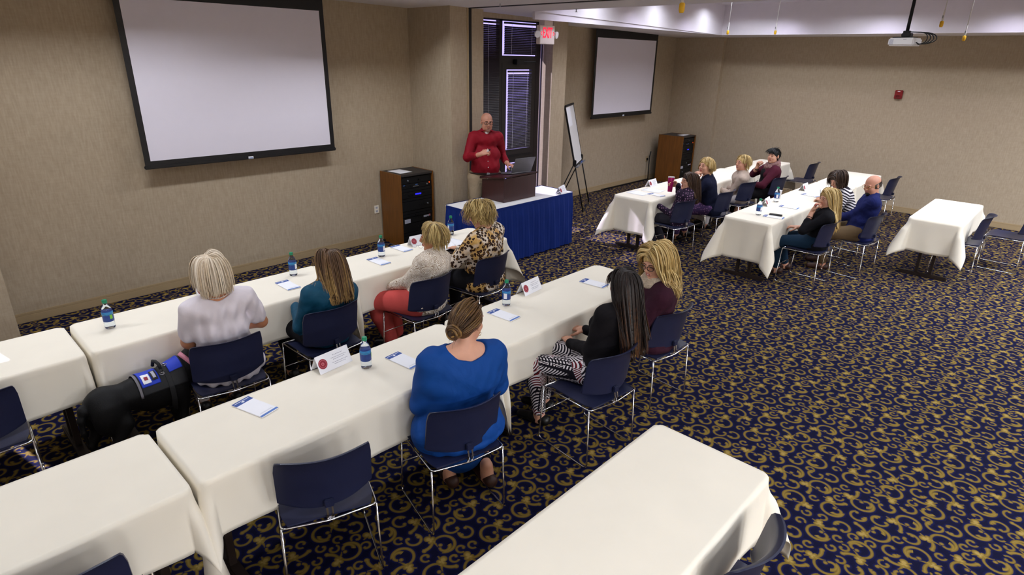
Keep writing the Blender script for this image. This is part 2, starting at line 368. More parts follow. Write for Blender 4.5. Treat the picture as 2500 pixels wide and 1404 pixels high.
# baseboards
def bboard(x0, x1, y0, y1, name):
    g = MB(); g.box(x0, x1, y0, y1, 0, .075, M_['base'], .003)
    ex = .004
    g.box(x0+(ex if x1-x0 < .05 else 0), x1, y0+(ex if y1-y0 < .05 else 0), y1, .075, .10, M_['base'], .003); struct(g, name)
bboard(.466, 5.35, YW-.015, YW, 'baseboard_screen')
bboard(8.72, XR-.1, YW-.015, YW, 'baseboard_easel')
bboard(XR-.015, XR, Y0, 5.98, 'baseboard_right')
bboard(XR-.115, XR-.1, 5.98, YW, 'baseboard_pilaster')
bboard(5.35, 5.65, 6.185, 6.2, 'baseboard_door')
bboard(7.46, 7.80, 6.265, 6.28, 'baseboard_column')
# ceiling: low soffit with a raised tray
TX0, TX1, TY0, TY1, TZ = 6.4, 11.78, -2.6, 5.72, 3.5
g = MB(); C = M_['ceiling']
def cq(x0, x1, y0, y1):
    n = max(1, int((x1-x0)/1.0))
    for i in range(n):
        a = x0+(x1-x0)*i/n; b = x0+(x1-x0)*(i+1)/n
        g.quad((a, y0, zc(a)), (a, y1, zc(a)), (b, y1, zc(b)), (b, y0, zc(b)), C)
xs = sorted({X0, TX0}|{v for x, y in LOWL for v in (x-.6, x+.6)}); ys = sorted({Y0, YW+.1}|{v for x, y in LOWL for v in (y-.22, y+.22)})
for xa, xb in zip(xs, xs[1:]):
    for ya, yb in zip(ys, ys[1:]):
        if any(abs((xa+xb)/2-x) < .6 and abs((ya+yb)/2-y) < .22 for x, y in LOWL): continue
        g.quad((xa, ya, zc(xa)), (xa, yb, zc(xa)), (xb, yb, zc(xb)), (xb, ya, zc(xb)), C)
for x, y in LOWL:
    zb = zc(x)-.0
    for a, b, c, d in ((x-.62, x-.6, y-.24, y+.24), (x+.6, x+.62, y-.24, y+.24), (x-.6, x+.6, y-.24, y-.22), (x-.6, x+.6, y+.22, y+.24)): g.box(a, b, c, d, zb+.002 if b-a < .1 else zb-.008, 3.28, M_['louver'])
    g.box(x-.62, x+.62, y-.24, y+.24, 3.27, 3.29, M_['louver'])
cq(TX0, TX1, TY1, YW+.1); cq(TX1, XR+.1, Y0, YW+.1); cq(TX0, TX1, Y0, TY0)
struct(g, 'ceiling')
g = MB(); V = M_['cove']
g.box(TX0-.05, TX1+.05, TY0-.05, TY1+.05, TZ, TZ+.1, V)
for a, b, c, d in ((TX0-.04, TX0, TY0, TY1), (TX1, TX1+.04, TY0, TY1), (TX0, TX1, TY1, TY1+.04), (TX0, TX1, TY0-.04, TY0)):
    zz = min(zc(a), zc(b))+.0; g.box(a, b, c, d, zz if b-a < 1 else zc(b), TZ, V)
struct(g, 'ceiling_tray')
# slightly sloped lower lip of the fascia along the long side
g = MB(); g.quad((TX0, TY1-.012, zc(TX0)), (TX1, TY1-.012, zc(TX1)), (TX1, TY1-.012, TZ), (TX0, TY1-.012, TZ), V); struct(g, 'trim_1')
g = MB(); g.box(5.655, 5.715, 1.0, 6.26, zc(5.7)-.006, zc(5.7)+.01, M_['wallstripe']); struct(g, 'trim_2')
g = MB(); g.box(X0, XR+.3, Y0-.2, YW+.3, 3.62, 3.8, C); g.box(X0-.2, X0, Y0, 7.3, 3.2, 3.8, C); g.box(XR, XR+.3, Y0, 7.3, 3.2, 3.8, C); g.box(X0, XR+.3, YW, YW+.12, 3.2, 3.8, C); g.box(X0, 8, 6.6, 6.8, 3.2, 3.7, C); g.box(X0, XR+.3, Y0-.2, Y0, 3.2, 3.8, C); struct(g, 'ceiling_roof')

# ---------------------------------------------------------------- glazed door in the alcove
DF = M_['doorframe']
g = MB(); yd = 6.47
g.box(5.93, 5.99, yd, yd+.07, 0, 3.02, DF); g.box(6.50, 6.56, yd, yd+.07, 0, 3.02, DF); g.box(7.30, 7.392, yd, yd+.03, 0, 3.02, DF); g.box(7.424, 7.444, yd, yd+.02, 0, 3.02, DF)
g.box(5.93, 7.43, yd, yd+.07, 2.98, 3.02, DF); g.box(6.56, 7.30, yd, yd+.07, 2.42, 2.52, DF); g.box(5.93, 6.5, yd, yd+.07, 0, .1, DF)
struct(g, 'window_1')
t_ = MB(); t_.box(5.99, 6.50, yd+.04, yd+.045, .1, 2.98, M_['pane']); t_.box(6.56, 7.30, yd+.04, yd+.045, 2.52, 2.98, M_['pane']); o = t_.build('pane'); o.parent = bpy.data.objects['window_1']
g = MB()
g.box(6.565, 6.655, yd, yd+.05, .02, 2.42, DF); g.box(7.20, 7.295, yd, yd+.05, .02, 2.42, DF)
g.box(6.655, 7.20, yd, yd+.05, 2.33, 2.42, DF); g.box(6.655, 7.20, yd, yd+.05, .97, 1.17, DF); g.box(6.655, 7.20, yd, yd+.05, .02, .25, DF)
struct(g, 'door_1'); D1 = bpy.data.objects['door_1']
g = MB(); g.box(6.655, 7.20, yd+.025, yd+.03, 1.17, 2.33, M_['pane']); g.box(6.655, 7.20, yd+.025, yd+.03, .25, .97, M_['pane']); g.build('pane', D1)
g = MB(); g.box(6.62, 7.24, yd-.02, yd, 1.055, 1.085, M_['blackmetal'], .004); g.build('push_bar', D1)
g = MB(); g.box(6.80, 7.02, yd-.07, yd, 2.40, 2.47, M_['blackmetal'], .004); g.tube([(6.9, yd-.05, 2.44), (7.15, yd-.12, 2.44), (7.2, yd-.02, 2.44)], .008, M_['blackmetal']); g.build('door_closer', D1)

def blind(name, label, x0, x1, z0, z1, y, cords, group='venetian blinds on the glazed door', tilt=66):
    b = thing(name, label, 'blind', ((x0+x1)/2, y, z0), 0, group); cx = (x0+x1)/2
    h = MB(); h.box(x0-cx, x1-cx, -.02, .012, z1-z0-.025, z1-z0, M_['slat']); h.build('head_rail', b)
    s = MB(); pitch = .0235; n = int((z1-z0-.04)/pitch)
    for i in range(n):
        zz = .012+i*pitch; tl = R(tilt)
        dz = .0125*math.sin(tl); dy = .0125*math.cos(tl); th = .0006
        s.add([(x0-cx, -dy, zz-dz), (x1-cx, -dy, zz-dz), (x1-cx, dy, zz+dz), (x0-cx, dy, zz+dz), (x0-cx, -dy-th, zz-dz+th), (x1-cx, -dy-th, zz-dz+th), (x1-cx, dy-th, zz+dz+th), (x0-cx, dy-th, zz+dz+th)],
              [(0, 1, 2, 3), (7, 6, 5, 4), (0, 4, 5, 1), (2, 6, 7, 3), (0, 3, 7, 4), (1, 5, 6, 2)], M_['slat'])
    s.build('slats', b)
    br = MB(); br.box(x0-cx, x1-cx, -.012, .012, 0, .012, M_['slat']); br.build('bottom_rail', b)
    for c in cords:
        k = MB(); k.tube([(c-cx, -.014, z1-z0), (c-cx, -.014, .01)], .0016, M_['offwhite'], 5); k.build('ladder_cord', b)
    return b
blind('window_blind', 'dark slatted blind on the narrow side light left of the door', 6.0, 6.485, .12, 2.96, yd-.02, (6.25,))
blind('window_blind', 'dark slatted blind in the transom above the door', 6.58, 7.29, 2.535, 2.965, yd-.02, (6.72, 7.15))
blind('window_blind', 'dark slatted blind glowing violet over the door\'s tall upper glass', 6.672, 7.188, 1.185, 2.315, yd-.015, (6.77, 7.08), tilt=53)
blind('window_blind', 'short dark slatted blind over the lower glass of the door, behind the lectern', 6.672, 7.188, .27, .955, yd-.015, (6.77, 7.08), tilt=53)

# ---------------------------------------------------------------- projection screens
def screen(label, x0, x1, z0, z1, y=6.9):
    cx = (x0+x1)/2; w = x1-x0; h = z1-z0
    s = thing('projection_screen', label, 'projection screen', (cx, y, z0))
    g = MB(); b = .055
    g.box(-w/2, -w/2+b, -.002, .002, .03, h, M_['blackframe']); g.box(w/2-b, w/2, -.002, .002, .03, h, M_['blackframe'])
    g.box(-w/2+b, w/2-b, -.002, .002, .03, .075, M_['blackframe']); g.box(-w/2+b, w/2-b, -.002, .002, h-.14, h, M_['blackframe']); g.build('border', s)
    g = MB(); g.box(-w/2+b, w/2-b, -.0015, .0015, .075, h-.14, M_['screen']); g.build('screen_fabric', s)
    g = MB(); g.box(-w/2-.012, w/2+.012, -.014, .014, -.005, .035, M_['blackframe'], .008); g.build('weight_bar', s)
    g = MB(); g.box(-.028, .028, -.0165, -.014, .002, .028, M_['white']); g.box(-.022, .022, -.0172, -.0165, .006, .013, M_['footblue']); g.build('maker_plate', s)['label'] = 'small white and blue plate'
    return s
screen('large white pull-down projection screen on the left wall, nearest the camera', 1.855, 4.01, 1.365, 3.10)
screen('white pull-down projection screen beyond the doorway, behind the easel', 9.375, 11.47, 1.45, 3.0)

# ---------------------------------------------------------------- tables with cloths
def rrect_near(u, v, hx, hy, rc):
    cx = min(max(u, -hx+rc), hx-rc); cy = min(max(v, -hy+rc), hy-rc); dx, dy = u-cx, v-cy
    L = math.hypot(dx, dy)
    return cx, cy, dx, dy, L
def cloth_mesh(hx, hy, side, ends, corner, seed, side_amp=.008, rc=.045):
    """rectangular cloth draped on a rounded table top. ends=(left,right) overhang. corner: dict (sx,sy)->(ear, dirx, diry)"""
    rd = random.Random(seed); ph = [rd.uniform(0, 6) for _ in range(8)]
    el, er = ends
    def sp(half, a, b):
        p = [-half-a+a*i/13 for i in range(13)] + [-half+.10*i/6 for i in range(6)] + [-half+.1+(2*half-.2)*i/12 for i in range(12)] + [half-.1+.1*i/6 for i in range(6)] + [half+b*i/13 for i in range(14)]
        return p
    U = sp(hx, el, er); Vv = sp(hy, side, side); P = []
    rb = .006
    for u in U:
        row = []
        for v in Vv:
            cx, cy, dx, dy, L = rrect_near(u, v, hx, hy, rc)
            if L <= rc: row.append((u, v, 0)); continue
            nx, ny = dx/L, dy/L; d = L-rc; qx, qy = cx+nx*rc, cy+ny*rc
            if d < rb*PI/2: off = rb*math.sin(d/rb); z = -rb*(1-math.cos(d/rb)); row.append((qx+nx*off, qy+ny*off, z)); continue
            d2 = d-rb*(PI/2-1)
            sx, sy = (1 if u > 0 else -1), (1 if v > 0 else -1)
            inc = abs(dx) > 1e-6 and abs(dy) > 1e-6
            h = 0
            if inc:
                ph2 = math.atan2(abs(dy), abs(dx)); ear, ex, ey = corner.get((sx, sy), (.5, sx, sy))
                h = ear*d2*math.sin(2*ph2)**.75*min(1, d2/.15)
                dn = math.hypot(nx*abs(ex), ny*abs(ey)) or 1; ox, oy = nx*abs(ex)/dn, ny*abs(ey)/dn
                z = -math.sqrt(max(d2*d2-h*h, 0)); row.append((qx+nx*rb+ox*h, qy+ny*rb+oy*h, z)); continue
            fall = min(1, d2/.3)
            s_ = u if abs(ny) > .5 else v; k = 0 if ny > .5 else 1 if ny < -.5 else 2 if nx > 0 else 3
            half = hx if abs(ny) > .5 else hy
            taper = max(0.0, 1-abs(s_)/half)**.3
            wv = side_amp*fall*(math.sin(s_*7+ph[k])+.6*math.sin(s_*17+ph[k+2])+.4*math.sin(s_*29+ph[k+4]))*taper + .012*fall*(1+.6*math.sin(s_*2.3+ph[k]))
            if abs(nx) > .5 and corner.get(((1 if nx > 0 else -1), 1), (0, 1, 1))[1] < .5: wv *= .15
            z = -d2*(1-.02*fall); row.append((qx+nx*(rb+wv), qy+ny*(rb+wv), z+.006*fall*math.sin(s_*11+ph[k])))
        P.append(row)
    g = MB(); g.grid(P, M_['cloth']); return g
TT = .74
def table(x0, x1, y0, y1, label, clabel, ends=(.5, .5), side=.315, corner=None, seed=1, group='folding tables under cream cloths', rows=2):
    cx, cy = (x0+x1)/2, (y0+y1)/2; hx, hy = (x1-x0)/2-.009, (y1-y0)/2-.014
    t = thing('folding_table', label, 'table', (cx, cy, 0), 0, group)
    g = MB(); g.box(-hx+.018, hx-.018, -hy+.018, hy-.018, TT-.032, TT-.006, M_['darkbrown'], .004); g.build('tabletop', t)
    for s_ in (-1, 1):
        g = MB(); xx = s_*(hx-.13)
        g.box(xx-.03, xx+.03, -hy+.02, hy-.02, 0, .045, M_['darkbrown'], .008)
        for yy in (-.075, .075): g.box(xx-.018, xx+.018, yy-.016, yy+.016, .04, TT-.03, M_['darkbrown'])
        g.box(xx-.02, xx+.02, -.2, .2, TT-.06, TT-.03, M_['darkbrown']); g.build('leg', t)
    g = cloth_mesh(hx, hy, side, ends, corner or {}, seed)
    c = g.build('tablecloth', smooth=True, loc=(cx, cy, TT)); tag(c, clabel, 'tablecloth', 'cream tablecloths')
    md = c.modifiers.new('thick', 'SOLIDIFY'); md.thickness = .0012; md.offset = -1
    return t, c
NB = lambda ear=.22: (ear, .05, 1)   # ear squeezed against the neighbouring table
FR = (.40, 1, 1)
table(-1.27, .590, 4.13, 4.74, 'cream-clothed folding table at the left frame edge, nearest the screen wall', 'cream cloth of the left-edge table by the screen wall, a sun stripe across it', corner={(1, 1): NB(), (1, -1): NB()}, seed=1)
table(.605, 2.455, 4.13, 4.74, 'clothed table in the back row in front of the white-haired person', 'cream cloth in the back row under the leftmost water bottle', corner={(1, 1): NB(), (1, -1): NB(), (-1, 1): NB(), (-1, -1): NB()}, seed=2)
table(2.47, 4.33, 4.13, 4.74, 'clothed table ending the back row beside the blue-skirted table', 'cream cloth of the table with the open papers, beside the blue skirting', corner={(-1, 1): NB(), (-1, -1): NB(), (1, 1): FR, (1, -1): FR}, seed=3)
table(-1.27, .590, 2.405, 3.02, 'clothed table at the lower left corner of the frame, empty top', 'cream cloth at the lower left corner with nothing on it', corner={(1, 1): NB(), (1, -1): (.30, .25, 1)}, seed=4)
table(.605, 2.455, 2.405, 3.02, 'clothed middle-row table holding a notepad, name card and bottle', 'cream cloth under the notepad nearest the camera', corner={(1, 1): NB(), (1, -1): NB(), (-1, 1): NB(), (-1, -1): (.30, .25, 1)}, seed=5)
table(2.47, 4.32, 2.405, 3.02, 'clothed table at the right end of the middle row', 'cream cloth at the right end of the middle row, under two notepads', corner={(-1, 1): NB(), (-1, -1): NB(), (1, 1): FR, (1, -1): FR}, seed=6)
table(.60, 2.47, .655, 1.275, 'empty clothed table at the bottom of the frame, closest to the camera', 'cream cloth on the empty table closest to the camera', corner={(1, 1): FR, (1, -1): FR}, seed=7)
table(6.95, 8.43, 4.04, 4.66, 'clothed table with sunlit papers in the far group, nearest the easel', 'cream cloth lit by sun patches, in front of the person with the tumbler', side=.38, corner={(-1, 1): FR, (-1, -1): FR, (1, 1): NB(), (1, -1): NB()}, seed=8)
table(8.445, 10.27, 4.04, 4.66, 'clothed table in the middle of the far row behind the two blond people', 'cream cloth in the middle of the far row by the second equipment rack', corner={(-1, 1): NB(), (-1, -1): NB(), (1, 1): NB(), (1, -1): NB()}, seed=9)
table(10.285, 11.88, 4.02, 4.62, 'clothed table ending the far row near the right wall', 'cream cloth at the far end of the far row, beside an empty chair', corner={(-1, 1): NB(), (-1, -1): NB(), (1, 1): FR, (1, -1): FR}, seed=10)
table(6.96, 10.24, 2.445, 3.045, 'long clothed table with two bottles and a phone, right half of the room', 'cream cloth under the phone and two bottles at right', side=.37, corner={(-1, 1): FR, (-1, -1): FR, (1, 1): NB(), (1, -1): NB()}, seed=11)
table(10.255, 11.72, 2.445, 3.045, 'clothed table behind the striped person, near the right wall', 'cream cloth on the table behind the balding man', corner={(-1, 1): NB(), (-1, -1): NB(), (1, 1): FR, (1, -1): FR}, seed=12)
table(8.65, 10.25, .845, 1.43, 'empty clothed table standing alone at the right edge', 'cream cloth on the lone empty table at the right edge', ends=(.42, .42), corner={(-1, 1): FR, (-1, -1): FR, (1, 1): FR, (1, -1): FR}, seed=13)

# presenter's table with blue pleated skirt
t = thing('skirted_table', 'presenter\'s white-topped table wrapped in pleated royal blue skirting', 'table', (5.745, 5.435, 0))
g = MB(); g.box(-.93, .93, -.30, .30, .715, .738, M_['offwhite'], .01); g.build('tabletop', t)['label'] = 'white top'
for s_ in (-1, 1):
    g = MB(); g.box(s_*.78-.025, s_*.78+.025, -.26, .26, 0, .03, M_['blackmetal']); g.tube([(s_*.78, -.1, .02), (s_*.78, -.1, .72)], .014, M_['blackmetal']); g.tube([(s_*.78, .1, .02), (s_*.78, .1, .72)], .014, M_['blackmetal']); g.build('leg', t)
def skirt_path(off, n_per=260):
    hx, hy, r = .93, .30, .03; pts = []; per = []
    segs = [((-hx+r, -hy), (hx-r, -hy), (0, -1)), ((hx, -hy+r), (hx, hy-r), (1, 0)), ((hx-r, hy), (-hx+r, hy), (0, 1)), ((-hx, hy-r), (-hx, -hy+r), (-1, 0))]
    out = []
    for a, b, n in segs:
        L = math.hypot(b[0]-a[0], b[1]-a[1]); k = int(L/.0065)
        for i in range(k+1): out.append((a[0]+(b[0]-a[0])*i/k, a[1]+(b[1]-a[1])*i/k, n[0], n[1]))
    return out
path = skirt_path(0); rows_ = []
for zi in range(15):
    z = .735-.72*zi/14; row = []; s_ = 0; prev = None
    for (x, y, nx, ny) in path:
        if prev: s_ += math.hypot(x-prev[0], y-prev[1])
        prev = (x, y)
        f = min(1, zi/3.0); q = (s_/.105) % 1.0
        pl = (abs(q-.5)*2)**.35*(1 if q < .5 else .75)
        grow = 1+.9*zi/14
        wob = .010*(zi/14)*math.sin(s_*9+1)+.012*(zi/14)*math.sin(s_*23+z*5)
        o = .004+f*(.019*grow*pl+wob)+.025*zi/14
        row.append((x+nx*o, y+ny*o, z))
    rows_.append(row)
for row in rows_: row.append(row[0])
g = MB(); g.grid(rows_, M_['skirt']); g.build('skirting', t, smooth=True)
g = MB(); bpth = [(x+nx*.007, y+ny*.007) for x, y, nx, ny in path]; bpth.append(bpth[0]); g.grid([[(x, y, .741) for x, y in bpth], [(x*1.002, y*1.006, .70) for x, y in bpth]], M_['skirt']); g.build('skirt_band', t, smooth=True)
# ---------------------------------------------------------------- sled chairs
def make_chair():
    t = thing('sled_chair', 'x', 'chair')
    NP = M_['navyplastic']
    # seat shell
    P = []; Q = []
    for i in range(17):
        u = -1+2*i/16; row = []; row2 = []
        for j in range(15):
            v = j/14; y = .215-.43*v
            w = .218*(1-.10*max(0, (v-.75)/.25)**2)*(1-.06*max(0, (.12-v)/.12)**2)
            z = .452-.018*(1-u*u)*math.sin(PI*min(1, v*1.05))-.035*max(0, (.22-v)/.22)**2+.004*abs(u)**3
            row.append((u*w, y, z)); row2.append((u*w*.985, y, z-.011))
        P.append(row); Q.append(row2)
    g = MB(); g.grid(P, NP, flip=True); g.grid(Q, NP)
    ring = lambda G: [G[i][0] for i in range(17)]+[G[16][j] for j in range(1, 15)]+[G[i][14] for i in range(15, -1, -1)]+[G[0][j] for j in range(13, -1, -1)]
    g.grid([ring(P), ring(Q)], NP); g.build('seat', t, auto=50)
    # back shell: concave, rolled top edge, thick lower lip
    prof = [(-.205, .500, .012), (-.202, .512, .020), (-.206, .535, .012), (-.214, .58, .008), (-.226, .65, .008), (-.238, .72, .008), (-.250, .765, .009), (-.264, .785, .010), (-.282, .795, .008)]
    P = []; Q = []
    for i in range(21):
        u = -1+2*i/20; row = []; row2 = []
        for k, (y, z, th) in enumerate(prof):
            w = .222 if k < 6 else .222-.006*(k-5)
            if k == 0: w -= .012
            cy = .075*u*u; zz = z+(.012*(1-abs(u)**4) if k > 5 else 0)+(.020*u*u if k < 2 else 0)
            row.append((u*w, y+cy+th/2, zz)); row2.append((u*w, y+cy-th/2-.001, zz))
        P.append(row); Q.append(row2)
    ring = lambda G: [G[i][0] for i in range(21)]+[G[20][j] for j in range(1, 9)]+[G[i][8] for i in range(19, -1, -1)]+[G[0][j] for j in range(7, -1, -1)]
    g = MB(); g.grid(P, NP); g.grid(Q, NP, flip=True); g.grid([ring(P), ring(Q)], NP, flip=True); g.build('backrest', t, auto=50)
    CH = M_['chrome']; r = .0055
    def arcpts(pts, rad=.03, n=5):
        out = [Vector(pts[0])]
        for a, b, c in zip(pts, pts[1:], pts[2:]):
            a, b, c = Vector(a), Vector(b), Vector(c); d1 = (a-b).normalized(); d2 = (c-b).normalized()
            rr = min(rad, (a-b).length*.45, (c-b).length*.45); p, q = b+d1*rr, b+d2*rr
            for i in range(n+1):
                s = i/n; out.append(p*(1-s)**2+b*2*s*(1-s)+q*s*s)
        out.append(Vector(pts[-1])); return out
    g = MB(); g.tube(arcpts([(-.222, .20, .430), (-.222, -.215, .438), (0, -.235, .432), (.222, -.215, .438), (.222, .20, .430)], .025), r, CH); g.tube([(-.222, .20, .430), (.222, .20, .430)], r, CH)
    g.tube([(0, .2, .428), (0, -.232, .428)], r, CH); g.build('seat_frame', t, smooth=True)
    for s_ in (-1, 1):
        x = .228*s_
        g = MB(); g.tube(arcpts([(x*.97, .205, .43), (x, .232, .012), (x, -.225, .012), (x*.97, -.205, .432)], .035), r, CH); g.build('sled_leg', t, smooth=True)
    g = MB(); g.tube([(-.226, .222, .22), (.226, .222, .22)], .0045, CH); g.build('cross_bar', t, smooth=True)
    g = MB()
    for s_ in (-.012, .012): g.tube([(s_, -.225, .432), (s_, -.235, .47), (s_, -.222, .53)], .006, CH)
    g.box(-.022, .022, -.236, -.216, .505, .545, NP, .004); g.build('back_bracket', t, smooth=False)
    return t
CHAIR0 = make_chair(); _first = [True]
def chair(x, y, rz, label, group):
    o = CHAIR0 if _first[0] else copy_tree(CHAIR0); _first[0] = False
    o.location = (x, y, 0); o.rotation_euler = (0, 0, R(rz)); o['label'] = label; o['group'] = group
    return o
GA, GB, GR = 'navy chairs along the back row', 'navy chairs along the middle row', 'navy chairs in the far group'
chair(.00, 4.10, -4, 'empty navy sled chair at the left frame edge', GA)
chair(1.27, 3.86, -7, 'navy sled chair under the white-haired person, beside the black dog', GA)
chair(2.005, 3.87, 0, 'navy sled chair under the person with long brown hair and teal shirt', GA)
chair(2.93, 3.87, 2, 'navy sled chair under the person in cream lace and coral trousers', GA)
chair(3.70, 3.93, 5, 'navy sled chair under the person in the leopard print blouse', GA)
chair(.11, 2.42, -18, 'empty navy sled chair cut by the bottom edge at lower left', GB)
chair(1.146, 2.37, -21, 'empty navy sled chair in front of the middle row, left of the blue dress', GB)
chair(1.885, 2.235, -14, 'navy sled chair under the person in the bright blue dress', GB)
chair(2.93, 2.03, -6, 'navy sled chair under the person in patterned trousers', GB)
chair(3.80, 2.10, -5, 'navy sled chair under the laughing blond person with glasses', GB)
chair(1.96, .73, 0, 'empty navy sled chair at the corner of the nearest table, cut by the bottom edge', 'navy chairs at the nearest table')
chair(7.20, 3.84, -8, 'navy sled chair under the person holding the magenta tumbler', GR)
chair(8.17, 3.75, -2, 'navy sled chair under the blond person in the navy cardigan', GR)
chair(9.13, 3.83, -8, 'navy sled chair under the person in the beige cardigan', GR)
chair(9.92, 3.66, -6, 'navy sled chair under the black-haired person with the mauve scarf', GR)
chair(11.86, 3.80, 0, 'empty navy sled chair at the far end of the far row', GR)
chair(7.43, 2.15, -2, 'navy sled chair under the long-haired blond person in black', GR)
chair(8.27, 1.87, -6, 'navy sled chair under the balding man in the blue shirt', GR)
chair(9.02, 2.12, -4, 'navy sled chair under the person in the striped top, mostly hidden', GR)
chair(11.35, 2.38, -2, 'empty navy sled chair behind the balding man\'s head', GR)
chair(9.23, .90, 0, 'empty navy sled chair pushed under the lone table at right', GR)
chair(9.98, .51, -2, 'empty navy sled chair cut by the right frame edge beyond the lone table', GR)

# ---------------------------------------------------------------- small things on the tables
ZT = TT+.0015
def make_bottle():
    t = thing('water_bottle', 'x', 'bottle')
    g = MB(); prof = [(.0, .004), (.020, .002), (.030, .004), (.032, .012), (.0315, .045), (.030, .05), (.030, .055), (.0315, .06), (.0315, .125), (.030, .135), (.024, .152), (.014, .168), (.0125, .178), (.0125, .185)]
    g.lathe(prof, M_['pet'], 24); g.build('body', t, smooth=True)
    g = MB(); g.lathe([(.0328, .052), (.0332, .054), (.0332, .121), (.0328, .123)], M_['bluelabel'], 24)
    g.lathe([(.0336, .098), (.0336, .121)], M_['lightlabel'], 24)
    for a0, m, hw, z0, z1 in ((-.5, M_['leaf'], .26, .072, .10), (2.6, M_['white'], .38, .062, .105)):
        P = [[((.0342)*math.cos(a0+hw*(i/5-.5)*2), .0342*math.sin(a0+hw*(i/5-.5)*2), z0+(z1-z0)*j/2) for j in range(3)] for i in range(6)]
        g.grid(P, m)
    g.build('label', t, smooth=True)
    g = MB(); g.lathe([(.0148, .180), (.0152, .182), (.0152, .199), (.0135, .202), (0, .202)], M_['green'], 20); g.build('cap', t, auto=40)
    return t
B0 = make_bottle(); fb = [True]
for x, y, a, lab in ((.803, 4.484, -40, 'water bottle with green cap, leftmost of all, on the back row'), (2.188, 4.61, 150, 'water bottle between the white-haired person and the brown-haired one'),
                     (3.024, 4.531, 140, 'water bottle on the back row between two notepads'), (3.976, 4.649, 30, 'water bottle right beside the leopard blouse person, near the blue skirting'),
                     (1.72, 2.812, -10, 'water bottle beside the large name card, nearest the camera'), (3.023, 2.906, 60, 'water bottle beside the name card on the right end of the middle row'),
                     (7.327, 2.759, 100, 'water bottle next to the phone on the long right table'), (8.243, 2.899, 60, 'water bottle in front of the white foam cup on the long right table')):
    o = B0 if fb[0] else copy_tree(B0); fb[0] = False; o.location = (x, y, ZT); o.rotation_euler = (0, 0, R(a)); o['label'] = lab; o['group'] = 'small water bottles on the tables'
t = thing('foam_cup', 'white disposable cup behind a water bottle on the long right table', 'cup', (8.47, 2.96, ZT))
g = MB(); g.lathe([(.0, .002), (.028, 0), (.040, .11), (.0425, .112), (.0425, .116), (.038, .114), (.027, .006), (0, .006)], M_['cupwhite'], 24); g.build('body', t, smooth=True)

def make_pad():
    t = thing('notepad', 'x', 'notepad')
    g = MB(); g.box(-.0535, .0535, -.115, .115, 0, .006, M_['white'], .0008); g.build('sheets', t)
    g = MB(); g.box(-.0535, .0535, .075, .115, .006, .0066, M_['headblue'])
    rd = random.Random(3)
    x = -.045
    while x < .042:
        w_ = rd.uniform(.003, .007); g.box(x, x+w_, .100, .105, .0066, .0069, M_['white']); x += w_+.0022
    g.box(-.004, .004, .084, .096, .0066, .0069, M_['white']); g.box(-.010, .010, .088, .0925, .0066, .0069, M_['white']); g.build('header_band', t)['label'] = 'dark blue header band'
    g = MB(); g.box(-.0535, .0535, -.115, -.100, .006, .0066, M_['footblue']); g.box(-.04, .04, -.0868, -.0860, .006, .0064, M_['greytext']); g.box(-.035, .035, -.0818, -.081, .006, .0064, M_['greytext']); g.build('footer_band', t)['label'] = 'light blue footer band'
    return t
PD = make_pad(); fp = [True]
def pad(x, y, a, lab):
    o = PD if fp[0] else copy_tree(PD); fp[0] = False; o.location = (x, y, ZT); o.rotation_euler = (0, 0, R(a)); o['label'] = lab; o['group'] = 'blue-banded notepads on the tables'
pad(1.053, 2.848, 16, 'notepad nearest the camera, lying left of the large name card')
pad(2.035, 4.413, 0, 'notepad left of the brown-haired person on the back row')
pad(2.914, 4.42, 1, 'notepad just in front of a bottle on the back row')
pad(3.298, 4.60, 2, 'notepad farthest right on the back row, beside the folded name card')
pad(2.868, 2.784, 4, 'notepad in front of the bottle on the middle row')
pad(3.888, 2.72, 6, 'notepad at the right end of the middle row')
pad(1.93, 2.72, 6, 'notepad almost hidden by the blue-dressed person\'s left shoulder')
pad(7.356, 2.58, 8, 'notepad lying under the dark phone')
pad(8.036, 2.647, 4, 'notepad right of the phone on the long right table')
pad(7.375, 4.22, -6, 'notepad on the sunlit table in the far group')
pad(9.03, 2.72, -10, 'notepad being written on by the person in stripes')
t = thing('phone', 'dark smartphone lying on a notepad, long right table', 'phone', (7.452, 2.594, ZT+.0072), R(14))
g = MB(); g.box(-.037, .037, -.075, .075, 0, .009, M_['phone'], .003); g.build('case', t); g = MB(); g.box(-.033, .033, -.066, .066, .009, .0094, M_['rackblack']); g.build('display', t)

